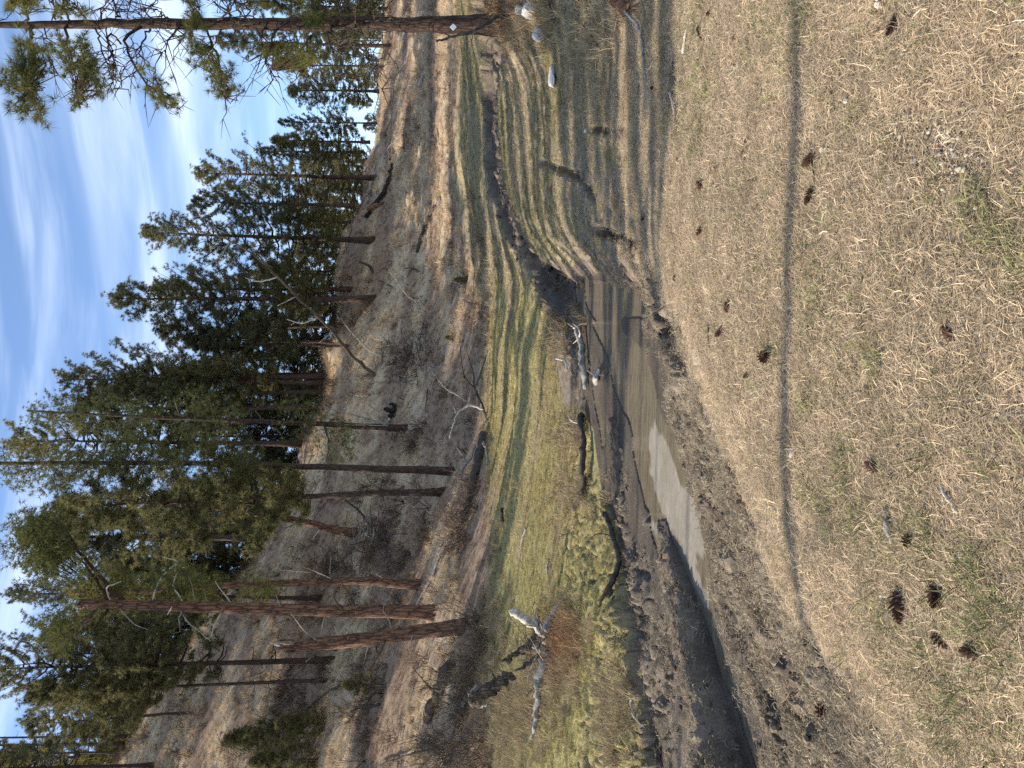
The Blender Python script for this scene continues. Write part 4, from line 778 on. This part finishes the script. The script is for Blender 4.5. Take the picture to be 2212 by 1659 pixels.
brush('brush_clump', 'dark twiggy brush below the leaning reddish trunk', 780, 1120, 850, 1190, 90, 92, 'dark', 4)
brush('brush_patch', 'grey bare brush on the slope under the wavy reddish trunk', 700, 1200, 760, 1250, 70, 93, 'dark', 4)
brush('dead_shrub', 'dead leafless shrub tangled under the driftwood root', 1170, 1340, 1230, 1420, 60, 94, 'dark', 3, (.2, .7), .008)
brush('leafless_shrub', 'leafless grey shrub in front of the brush pile', 870, 640, 910, 720, 60, 95, 'grey', 0, (.5, 1.3), .012)
brush('twiggy_brush', 'twiggy brush at the foot of the tagged pine', 1040, 0, 1110, 90, 55, 96, 'dark', 0, (.2, .6), .005)

# ------------------------------------------------------------------ rocks, pebbles
def rock(name, p, s, seed, m, label=None, cat=None, group=None, sub=2):
    import bmesh
    rg = np.random.default_rng(seed); bm = bmesh.new(); bmesh.ops.create_icosphere(bm, subdivisions=sub, radius=1)
    ax = rg.standard_normal((7, 3)); ax /= np.linalg.norm(ax, axis=1)[:, None]; of = rg.uniform(.55, .95, 7)
    for v in bm.verts:
        c = np.array(v.co)
        for a, o_ in zip(ax, of):
            k = c @ a
            if k > o_: c = c - a * (k - o_)
        v.co = c * s * (1 + .055 * rg.standard_normal())
    me = bpy.data.meshes.new(name); bm.to_mesh(me); bm.free(); me.materials.append(m); o = bpy.data.objects.new(name, me); COL.objects.link(o); o.location = p; o.rotation_euler = (0, 0, rg.uniform(0, 6.28))
    if label: tag(o, label, cat, group)
    return o
def rock_px(X, Y, w, h, seed, label, name='rock', m='rock', flat=.6, cat='rock', grp=None, sub=3):
    p = hxy(X, Y); d = p[1]; return rock(name, p + np.array([0, 0, px(d, h) * flat]), np.array([px(d, w), px(d, w) * .8, px(d, h)]), seed, M[m], label, cat, grp, sub)
GR = 'white rocks below the tagged pine'
rock_px(1156, 26, 40, 36, 1, 'white angular rock at the right edge below the tagged pine', grp=GR)
rock_px(1176, 76, 36, 34, 2, 'pale grey rock just below the white angular rock', grp=GR)
rock_px(1128, 22, 22, 20, 3, 'smaller white rock wedged above the white angular rock', grp=GR)
rock_px(1197, 168, 56, 16, 4, 'low flat pale rock lying in the right meadow grass', grp=GR)
rock_px(1268, 283, 10, 9, 5, 'small pale round stone by the mud crack in the right meadow', name='stone', m='stone', grp=GR)
stones = [(1922,277,24,14,'pale stone lying by itself between the pebbles and the pine cones'),(1781,323,18,12,'white stone just below the pair of pine cones'),(1826,285,16,10,'pale chip stone right of the pair of pine cones'),(2004,200,28,14,'largest pale stone at the edge of the pebble patch'),(2034,176,26,14,'grey white stone beside the largest pale stone'),(2106,241,20,10,'white stone in the middle of the pebble patch'),
 (2062,323,16,12,'small white stone low in the pebble patch'),(2066,338,16,10,'small white stone touching another in the pebble patch'),(1990,365,22,10,'grey pebble beside the bare soil'),(2137,230,18,12,'white pebble near the bottom edge pebbles'),(2092,92,14,9,'white stone at the upper right of the pebble patch'),(2212-15,432,20,12,'white stone at the bottom edge'),
 (2110,835,24,16,'white broken stone left of centre at the bottom'),(1991,815,20,9,'white flake stone in the middle of the near grass'),(1928,405,14,12,'small white pebble pair member near the bare soil'),(1963,406,14,12,'small white pebble beside its twin near the bare soil'),(2085,1201,26,18,'white rounded stone right of two pine cones'),(2026,1220,24,12,'pale flake stone between pine cones at lower left'),
 (1777,1166,14,10,'small pale stone on the shaded strip'),(1715,882,20,8,'white flake stone in the shaded strip left of centre'),(1713,980,24,9,'long white flake stone in the near grass'),(1980,44,16,10,'white pebble near the pine cone at the right edge'),(1738,162,16,8,'white flake stone right of the shaded strip'),(1812,92,10,10,'small white stone in the right of the near grass')]
for i, (X, Y, w, h, lb) in enumerate(stones): rock_px(X, Y, w, h, 30 + i, lb, 'stone', 'stone', .9, 'stone', 'pale stones in the near grass', 2)

# ------------------------------------------------------------------ pine cones
def cone_parts(n=64, L=1.0, seed=0):
    """unit cone along +z: list of (matrix, scale) for its woody scales"""
    out = []
    for i in range(n):
        t = (i + .5) / n; a = i * 2.39996; z = t * L * .96; rr = .36 * (math.sin(min(1, t * 1.9 + .22) * 1.5708)) * (1 - t) ** .45 + .03
        op = rad(12 + 62 * t); out.append((a, z, rr, op))
    return out
def scale_verts(): # wedge shaped cone scale pointing +x
    V = [(0,-.03,-.01),(0,.03,-.01),(.62,-.17,-.012),(.62,.17,-.012),(1,-.085,.03),(1,.085,.03),(0,-.03,.012),(0,.03,.012),(.62,-.17,.045),(.62,.17,.045),(1.04,0,.085),(.86,0,.075)]
    F = [(0,1,3,2),(2,3,5,4),(6,8,9,7),(8,11,9),(8,4,10,11),(9,11,10,5),(4,5,10),(0,2,8,6),(1,7,9,3),(2,4,8),(3,9,5)]; return np.array(V), F
SV, SF = scale_verts(); sm = bpy.data.meshes.new('scale'); sm.from_pydata(SV.tolist(), [], SF); sm.materials.append(M['cone']); sm.update()
def core_mesh():
    P = np.array([[0, 0, z] for z in np.linspace(.02, .95, 7)]); V, F = tube(P, np.array([.10, .15, .16, .14, .11, .07, .03]), 7, .05, 1); me = bpy.data.meshes.new('core'); me.from_pydata(V.tolist(), [], F); me.materials.append(M['cone_tip']); me.update(); return me
CM = core_mesh()
def joined_cone(n):
    m = MB()
    for a, z, rr, op in cone_parts(n):
        R = np.array((Matrix.Rotation(a, 3, 'Z') @ Matrix.Rotation(-op, 3, 'Y'))); s = rr * 1.15 + .06; m.add(SV * s @ R.T + np.array([0, 0, z]), SF)
    v = np.array([x.co for x in CM.vertices]); m.add(v, [tuple(p.vertices) for p in CM.polygons]); me = bpy.data.meshes.new('pine_cone'); me.from_pydata(np.concatenate(m.V).tolist(), [], m.F); me.materials.append(M['cone']); me.update(); return me
JC = joined_cone(46); GC = 'pine cones fallen on the near grass'
def cone_obj(X, Y, w, label, parts, seed):
    rg = random.Random(seed); p = hxy(X, Y); L = px(p[1], w) * 2 * 1.18; tilt = rad(rg.uniform(55, 100)); rot = (tilt, 0, rg.uniform(0, 6.28)); p = p + np.array([0, 0, L * .34])
    R = Euler(rot).to_matrix(); off = np.array(R @ Vector((0, 0, .45))) * L
    if parts:
        t = bpy.data.objects.new('pine_cone', None); COL.objects.link(t); t.location = p - off; t.rotation_euler = rot; t.scale = (L,) * 3
        o = bpy.data.objects.new('core', CM); COL.objects.link(o); o.parent = t
        for a, z, rr, op in cone_parts(58):
            o = bpy.data.objects.new('scale', sm); COL.objects.link(o); o.parent = t; s = rr * 1.15 + .06; o.location = (0, 0, z); o.rotation_euler = (Matrix.Rotation(a, 3, 'Z') @ Matrix.Rotation(-op, 3, 'Y')).to_euler(); o.scale = (s,) * 3
    else:
        t = bpy.data.objects.new('pine_cone', JC); COL.objects.link(t); t.location = p - off; t.rotation_euler = rot; t.scale = (L,) * 3
    tag(t, label, 'pine cone', GC)
for i, (X, Y, w, lb) in enumerate([(1960,1306,56,'largest dark pine cone, nearest the bare dirt strip at lower left'),(2037,1282,48,'open pine cone with pale tips right of the largest one'),(2046,1382,40,'pine cone between the largest one and the reddish one at the bottom'),(2127,1409,50,'reddish pine cone with a bright rim near the bottom left'),(1975,1169,36,'pine cone at the end of the thick grey stick'),
   (2200,1532,38,'pine cone half hidden in the grass at the bottom left'),(2152,1652,44,'pine cone at the lower left corner'),(1792,1536,40,'black pine cone on the shaded strip at the left'),(1665,770,36,'pine cone lying alone in the middle of the near bank grass'),(2064,723,36,'orange brown pine cone at the bottom centre'),(1896,1010,32,'dark pine cone in shadow left of centre'),
   (1761,345,32,'right hand cone of the pair on the shaded strip'),(1762,420,32,'left hand cone of the pair on the shaded strip'),(1942,53,34,'pine cone near the right edge of the near grass')]): cone_obj(X, Y, w, lb, True, i)
small = [(1805,1616,20,'on the shaded strip at the far left edge'),(1882,836,16,'just above the bottom centre, in a dark hollow'),(1885,893,16,'close left of another by the centre grass'),(2062,167,20,'in the pebble patch at the lower right'),(1747,3,15,'at the right edge on the trunk shadow'),(1536,30,14,'at the right edge beside the flat pale stick'),(1591,83,13,'below the flat pale stick near the right edge'),(1596,135,13,'left of the flat pale stick in sunlit grass'),
 (1523,153,10,'in line with the flat pale stick, left of it'),(1500,163,10,'just below the dark hole in the grass'),(1623,248,12,'beside a pale flake halfway to the trunk shadow'),(1620,302,15,'reddish in the open grass above the cone pair'),(1610,332,14,'close left of a reddish cone above the cone pair'),(1518,403,20,'with a long shadow in the open grass, larger of two'),(1519,497,19,'with a long shadow in the open grass, left of its twin'),(1468,348,11,'at the lip of the shaded ground'),(1551,363,10,'tiny, below the lip of the shaded ground'),(1394,470,12,'in the shaded ground beyond the bank lip'),
 (1413,190,12,'tucked under the bleached branch'),(1464,601,15,'at the bank lip near the end of the pool'),(1576,666,20,'right hand one of two beside the curved dark twig'),(1564,716,23,'left hand one of two beside the curved dark twig'),(1621,810,17,'on the open bank left of the lone pine cone'),(1549,1100,13,'on the muddy bank by the pale water film'),(1196,743,10,'standing in for a dark hole in the mud behind the root stump'),(1600,395,9,'tiny, between the cone pair and the twin shadows'),(1660,560,9,'tiny, in the middle of the open bank grass')]  # cone behind the root stump is a stand-in for a dark hole
for i, (X, Y, w, wh) in enumerate(small): cone_obj(X, Y, w, 'small dark pine cone ' + wh, False, 50 + i)

# ------------------------------------------------------------------ ground cover: clumps of blades on points (geometry nodes)
def blade_clump(name, nb, L, Wd, up, rad_, seed, curl=.4, seg=2):
    rg = np.random.default_rng(seed); V = []; F = []
    for i in range(nb):
        a = rg.uniform(0, 6.28); q = math.sqrt(rg.uniform()) * rad_; b = np.array([math.cos(a) * q, math.sin(a) * q, 0]); az = rg.uniform(0, 6.28); el = np.clip(rg.normal(up, .3), .02, 1.45)
        l = L * rg.uniform(.45, 1.15); w = Wd * rg.uniform(.6, 1.3); side = np.array([-math.sin(az + rg.uniform(-.6, .6)), math.cos(az), rg.uniform(-.5, .5)]); k = len(V); p = b + np.array([0, 0, rg.uniform(0, .25) * L * (1 - up)])
        cu = rg.normal(0, curl)
        for s in range(seg + 1):
            f = s / seg; ww = w * (1 - .9 * f ** 2)
            V += [p - side * ww / 2, p + side * ww / 2] if s < seg else [p]
            d = np.array([math.cos(az) * math.cos(el), math.sin(az) * math.cos(el), math.sin(el)]); p = p + d * l / seg; el -= abs(rg.normal(.35, .3)) * curl * 1.6; az += cu; p[2] = max(p[2], .002)
        for s in range(seg - 1): F.append((k + 2 * s, k + 2 * s + 1, k + 2 * s + 3, k + 2 * s + 2))
        F.append((k + 2 * seg - 2, k + 2 * seg - 1, k + 2 * seg))
    me = bpy.data.meshes.new(name); me.from_pydata([tuple(v) for v in V], [], F); me.materials.append(M['blade']); me.update(); o = bpy.data.objects.new(name, me); o.use_fake_user = True; return o
def stone_proto(name, seed):
    o = rock(name, (0, 0, 0), np.array([1, .8, .6]), seed, M['blade'], sub=1); COL.objects.unlink(o); o.use_fake_user = True; return o
def scatter(name, label, cat, P, protos, scl, tint, rotx=0.0):
    n = len(P); me = bpy.data.meshes.new(name); me.vertices.add(n); me.vertices.foreach_set('co', P.astype(np.float32).ravel())
    rot = np.stack([RNG.normal(0, rotx, n) if rotx else np.zeros(n), RNG.normal(0, rotx, n) if rotx else np.zeros(n), RNG.uniform(0, 6.28, n)], 1)
    me.attributes.new('rot', 'FLOAT_VECTOR', 'POINT').data.foreach_set('vector', rot.astype(np.float32).ravel())
    me.attributes.new('scl', 'FLOAT', 'POINT').data.foreach_set('value', scl.astype(np.float32))
    me.attributes.new('idx', 'INT', 'POINT').data.foreach_set('value', RNG.integers(0, len(protos), n).astype(np.int32))
    me.attributes.new('tint', 'FLOAT_COLOR', 'POINT').data.foreach_set('color', np.concatenate([tint, np.ones((n, 1))], 1).astype(np.float32).ravel())
    o = bpy.data.objects.new(name, me); COL.objects.link(o); me.materials.append(M['blade']); tag(o, label, cat, kind='stuff')
    g = bpy.data.node_groups.new(name, 'GeometryNodeTree'); g.interface.new_socket('Geometry', in_out='INPUT', socket_type='NodeSocketGeometry'); g.interface.new_socket('Geometry', in_out='OUTPUT', socket_type='NodeSocketGeometry')
    gi = g.nodes.new('NodeGroupInput'); go = g.nodes.new('NodeGroupOutput'); ip = g.nodes.new('GeometryNodeInstanceOnPoints'); jn = g.nodes.new('GeometryNodeJoinGeometry')
    for p in protos:
        oi = g.nodes.new('GeometryNodeObjectInfo'); oi.inputs['Object'].default_value = p; oi.inputs['As Instance'].default_value = True; g.links.new(oi.outputs['Geometry'], jn.inputs[0])
    def na(nm, ty):
        q = g.nodes.new('GeometryNodeInputNamedAttribute'); q.data_type = ty; q.inputs['Name'].default_value = nm; return q.outputs[0]
    e2r = g.nodes.new('FunctionNodeEulerToRotation'); g.links.new(na('rot', 'FLOAT_VECTOR'), e2r.inputs[0])
    g.links.new(gi.outputs[0], ip.inputs['Points']); g.links.new(jn.outputs[0], ip.inputs['Instance']); ip.inputs['Pick Instance'].default_value = True
    g.links.new(na('idx', 'INT'), ip.inputs['Instance Index']); g.links.new(e2r.outputs[0], ip.inputs['Rotation']); g.links.new(na('scl', 'FLOAT'), ip.inputs['Scale']); g.links.new(ip.outputs[0], go.inputs[0])
    md = o.modifiers.new('scatter', 'NODES'); md.node_group = g; return o
def crack(P):
    m = np.ones(len(P))
    for C, w, dep, wob in CARVE[1:]:
        lo = C[:, :2].min(0) - 1; hi = C[:, :2].max(0) + 1; q = (P[:, 0] > lo[0]) & (P[:, 0] < hi[0]) & (P[:, 1] > lo[1]) & (P[:, 1] < hi[1])
        if q.any(): m[q] *= np.clip((seg_dist(P[q, 0], P[q, 1], C) / w - .75) / .3, .04, 1)
    return m
def sample(n, dmin, dmax, power=1.0, lim=.62):
    """random ground points; power 1 = even on the picture's distance scale, 2 = even on the ground"""
    if abs(power) < 1e-6: d = np.exp(RNG.uniform(math.log(dmin), math.log(dmax), n))
    else: d = (RNG.uniform(dmin ** power, dmax ** power, n)) ** (1 / power)
    x = RNG.uniform(-lim, lim, n) * d; z = ground_z(x, d); return np.stack([x, d, z], 1)
def pick(P, w): return RNG.uniform(size=len(P)) < w
def tints(n, a, b, var=.18):
    t = RNG.uniform(size=(n, 1)); c = np.array(a) * (1 - t) + np.array(b) * t; return np.clip(c * RNG.normal(1, var, (n, 1)), .01, .9)
straw_p = [blade_clump('straw_clump', 46, .062, .0019, .13, .085, 200 + i, .32, 3) for i in range(7)]
short_p = [blade_clump('short_tuft', 30, .07, .0045, .75, .06, 220 + i, .5) for i in range(5)]
tall_p = [blade_clump('tall_tuft', 26, .34, .008, 1.0, .09, 240 + i, .5, 3) for i in range(5)]
green_p = [blade_clump('green_tuft', 13, .12, .0052, .7, .05, 260 + i, .3, 3) for i in range(4)]
debris_p = [blade_clump('debris_clump', 26, .085, .0032, .35, .10, 280 + i, .8, 3) for i in range(5)]
peb_p = [stone_proto('pebble', 300 + i) for i in range(4)]
# straw on the near bank
P = sample(84000, 1.9, 9.5, .6); Z = zones(*P.T); Z['plateau'] = np.clip(Z['plateau'] + Z['right'], 0, 1) * (1 - .75 * strip_w(P[:, 0], P[:, 1])) * np.clip(1 - 1.3 * np.exp(-(((Z['v'] - 2050) / 120) ** 2 + ((1659 - Z['u'] - 290) / 150) ** 2)) * (.55 + .9 * fbm(P[:, 0] * 5, P[:, 1] * 5, 3, 160)), .02, 1); nz = fbm(P[:, 0] * 2.2, P[:, 1] * 2.2, 3, 80)
k = pick(P, np.clip(Z['plateau'] * (.35 + 1.6 * (nz - .25)), 0, 1)); k &= pick(P, crack(P)); Q = P[k]
scatter('straw_litter', 'trampled dry straw lying all over the near bank', 'dry grass', Q, straw_p, RNG.uniform(.65, 1.35, len(Q)), tints(len(Q), (.60, .47, .33), (.31, .243, .168), .28))
# green blades on the near bank: patches
P = sample(26000, 1.9, 8, .6); Z = zones(*P.T); X_, Y_ = Z['v'], 1659 - Z['u']; w = np.zeros(len(P))
for cx, cy, rx, ry, a in [(2120,1560,110,140,1),(1900,790,22,40,1.1),(1858,745,16,20,1.1),(1945,622,10,16,1),(2030,990,14,34,1.1),(2110,430,60,50,.6),(2200,520,60,70,.8),(1830,1050,60,70,.7),(1800,1080,50,60,.5),(1850,1120,60,60,.5),(2150,1300,60,160,.6),(1980,1150,70,130,.45),(1950,1320,60,90,.5),(1490,210,40,110,.5),(1700,60,60,70,.5),(1650,480,60,90,.22),(1790,640,60,110,.4),(1750,1000,50,60,.4),(1860,240,20,20,.9),(2010,70,20,20,.8),(1930,130,20,20,.5),(2050,1380,120,200,.4),(1470,90,60,100,.35),(1760,860,40,60,.3)]:
    w = np.maximum(w, a * np.exp(-(((X_ - cx) / rx) ** 2 + ((Y_ - cy) / ry) ** 2)))
w = w * .62 + .016
k = pick(P, w * Z['plateau'] * (.3 + 1.4 * fbm(P[:, 0] * 6, P[:, 1] * 6, 2, 83))); Q = P[k]
scatter('green_grass', 'fresh green grass blades sprouting through the straw', 'grass', Q, green_p, RNG.uniform(.45, .95, len(Q)), tints(len(Q), (.14, .16, .065), (.27, .265, .125)))
# debris and dead grass on the mud bank
P = sample(42000, 2.6, 16, .5); Z = zones(*P.T); ok = (P[:, 2] > WATER_Z + .03); nz = fbm(P[:, 0] * 3, P[:, 1] * 3, 3, 85)
k = pick(P, Z['mud'] * ok * np.clip((nz - .28) * 3.2, 0, 1)); k &= pick(P, crack(P)); Q = P[k]
scatter('bank_debris', 'dead curled grass and twigs caked on the muddy creek banks', 'dry grass', Q, debris_p, RNG.uniform(.6, 1.3, len(Q)), tints(len(Q), (.38, .31, .225), (.20, .165, .12), .3), .25)
# meadow
P = sample(70000, 6.3, 42, .55, .66); Z = zones(*P.T); st = fbm(P[:, 0] * .12, P[:, 1] * .6, 4, 61); gr = fbm(P[:, 0] * .25, P[:, 1] * .5, 3, 90)
m = Z['meadow'] + Z['right'] + Z['far']; sd, sk, sw = scarp(P[:, 0], P[:, 1]); k = pick(P, np.clip(m, 0, 1) * (1 - .45 * np.clip(sk * .3 + sw, 0, 1)) * (1 - np.exp(-(cr_dist(P[:, 0], P[:, 1]) / .7) ** 4)) * (P[:, 2] > -.78)); k &= pick(P, crack(P)); Q = P[k]; st = st[k]; gr = gr[k]; sw = np.clip(sw[k], 0, 1)[:, None]; rr = (Z['right'] + Z['far'])[k]; n = len(Q)
A = np.where((st > .5)[:, None], tints(n, (.43, .345, .15), (.345, .28, .13)), tints(n, (.46, .385, .19), (.49, .41, .215)))
B = np.where((gr > .5)[:, None], tints(n, (.25, .22, .115), (.30, .25, .14)), tints(n, (.44, .355, .23), (.36, .285, .185)))
tint = A * (1 - rr[:, None]) + B * rr[:, None]; u_, v_ = project(Q); lft = np.clip((520 - u_) / 200, 0, 1)[:, None]; tint = tint * (1 - lft * .8) + lft * .8 * tints(n, (.31, .30, .11), (.43, .38, .17))
tint = tint * (1 - sw) + sw * tints(n, (.22, .18, .14), (.13, .105, .08), .25)
scatter('meadow_grass', 'short yellow green grass of the creek meadow', 'grass', Q, short_p, (.45 + .032 * Q[:, 1]) * RNG.uniform(.7, 1.3, n), tint)
# taller tufts: slope grass
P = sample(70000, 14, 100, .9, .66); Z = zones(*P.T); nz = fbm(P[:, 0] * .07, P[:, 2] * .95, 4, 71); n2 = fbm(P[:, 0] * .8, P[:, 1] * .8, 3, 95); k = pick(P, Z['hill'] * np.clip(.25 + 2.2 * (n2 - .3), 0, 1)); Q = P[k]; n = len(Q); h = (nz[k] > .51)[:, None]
tint = np.where(h, tints(n, (.62, .485, .33), (.54, .41, .275)), tints(n, (.35, .25, .178), (.27, .19, .136), .22))  # paler tufts repeat the painted sunlit bands of the slope
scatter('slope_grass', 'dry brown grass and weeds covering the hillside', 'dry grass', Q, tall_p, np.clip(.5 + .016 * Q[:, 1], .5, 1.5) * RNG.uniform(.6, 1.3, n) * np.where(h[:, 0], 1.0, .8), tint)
# rank grass round the driftwood, along the left bank lip and below the tagged pine
P = sample(40000, 8, 24, .9, .62); Z = zones(*P.T); X_, Y_ = Z['v'], 1659 - Z['u']; w = np.zeros(len(P))
for cx, cy, rx, ry, a in [(1225,1380,40,60,1),(1190,1470,60,70,.6),(1110,1560,70,90,.7),(1050,1400,40,120,.6),(1060,1150,30,120,.35),(1340,1540,30,100,.6),(1080,30,45,60,.7),(1170,40,55,60,.4),(1260,60,50,60,.25),(1240,930,26,30,.9),(1215,700,30,60,.6),(1060,930,30,60,.5),(1370,20,30,40,.6),(1100,700,12,160,.35),(1240,1060,30,60,.3)]:
    w = np.maximum(w, a * np.exp(-(((X_ - cx) / rx) ** 2 + ((Y_ - cy) / ry) ** 2)))
k = pick(P, w * .75); Q = P[k]; red = np.exp(-(((X_[k] - 1225) / 50) ** 2 + ((Y_[k] - 1380) / 70) ** 2))[:, None] + .8 * np.exp(-(((X_[k] - 1090) / 60) ** 2 + ((Y_[k] - 30) / 70) ** 2))[:, None]; n = len(Q)
tint = tints(n, (.36, .285, .18), (.29, .225, .15)) * (1 - np.clip(red, 0, 1)) + tints(n, (.32, .19, .10), (.26, .15, .085)) * np.clip(red, 0, 1)
scatter('rank_grass', 'long dry reddish grass around the driftwood and bank lips', 'dry grass', Q, tall_p, RNG.uniform(.5, 1.35, n), tint)
# bare upright twigs of weeds on the slope
# gravel
P = sample(36000, 1.9, 5.5, .6); Z = zones(*P.T); X_, Y_ = Z['v'], 1659 - Z['u']; w = .03 + np.exp(-(((X_ - 2060) / 130) ** 2 + ((Y_ - 290) / 170) ** 2)) * .9 + np.exp(-(((X_ - 1930) / 90) ** 2 + ((Y_ - 420) / 90) ** 2)) * .35
w += .12 * np.exp(-(((X_ - 1800) / 120) ** 2 + ((Y_ - 420) / 160) ** 2)); k = pick(P, w * Z['plateau']); Q = P[k]; n = len(Q)
Q[:, 2] += .012; scatter('gravel', 'pale gravel chips scattered over bare soil at lower right', 'gravel', Q, peb_p, np.clip(RNG.lognormal(math.log(.0052), .45, n), .0025, .016), tints(n, (.50, .445, .36), (.36, .30, .23), .2), .3)

# bare brush on the slope
def twig_bush(name, seed, h=.8):
    rg = np.random.default_rng(seed); m = MB()
    for i in range(11):
        a = rg.uniform(0, 6.28); d = np.array([math.cos(a) * .6, math.sin(a) * .6, rg.uniform(.5, 1.4)]); d /= np.linalg.norm(d); l = h * rg.uniform(.5, 1.1); b = np.array([rg.normal(0, .08), rg.normal(0, .08), 0])
        k = b + d * l * .5 + rg.standard_normal(3) * .06; e = b + d * l + rg.standard_normal(3) * .1; m.tube(np.array([b, k, e]), [.011, .008, .003], 3, .1, i)
        for _ in range(3):
            f = rg.uniform(.3, .9); p = b + (e - b) * f; w = d + rg.standard_normal(3) * .6; m.tube(np.array([p, p + w * l * .18, p + w * l * .34 + rg.standard_normal(3) * .04]), [.006, .004, .002], 3, .1, i)
    o = m.obj(name, M['blade']); COL.objects.unlink(o); o.use_fake_user = True; return o
bush_p = [twig_bush('bare_bush', 400 + i) for i in range(4)]
P = sample(9000, 18, 75, .9, .64); Z = zones(*P.T); n2 = fbm(P[:, 0] * .35, P[:, 1] * .35, 3, 130); left = np.clip((1150 - Z['u']) / 300, .12, 1); k = pick(P, Z['hill'] * np.clip((n2 - .45) * 4, .03, .6) * left); Q = P[k]
scatter('slope_brush', 'leafless grey brown brush spread over the shaded slope', 'brush', Q, bush_p, RNG.uniform(.6, 1.5, len(Q)), tints(len(Q), (.22, .16, .125), (.12, .088, .07), .2), .2)
P = sample(30000, 2.6, 15, .4); Z = zones(*P.T); ok = P[:, 2] > WATER_Z + .02; k = pick(P, Z['mud'] * ok * np.clip((fbm(P[:, 0] * 2.5, P[:, 1] * 2.5, 3, 140) - .3) * 2, .1, .7)); Q = P[k]; n = len(Q)
scatter('mud_clods', 'crumbled clods of dark mud on the creek banks', 'mud', Q, peb_p, np.clip(RNG.lognormal(math.log(.022), .6, n), .008, .11), tints(n, (.24, .195, .15), (.12, .095, .072), .2), .5)

P = sample(16000, 15, 34, 1, .6); d_, k_, w_ = scarp(P[:, 0], P[:, 1]); w2 = np.exp(-(cr_dist(P[:, 0], P[:, 1]) / .8) ** 4); k = pick(P, np.clip(w_ + w2, 0, 1) * np.clip((fbm(P[:, 0] * 1.2, P[:, 1] * 1.2, 3, 150) - .33) * 3, .05, 1)); Q = P[k]; n = len(Q)
scatter('creek_clods', 'dark crumbled mud along the eroded creek bed far right', 'mud', Q, peb_p, np.clip(RNG.lognormal(math.log(.06), .6, n), .02, .22), tints(n, (.23, .185, .145), (.09, .072, .058), .25), .5)
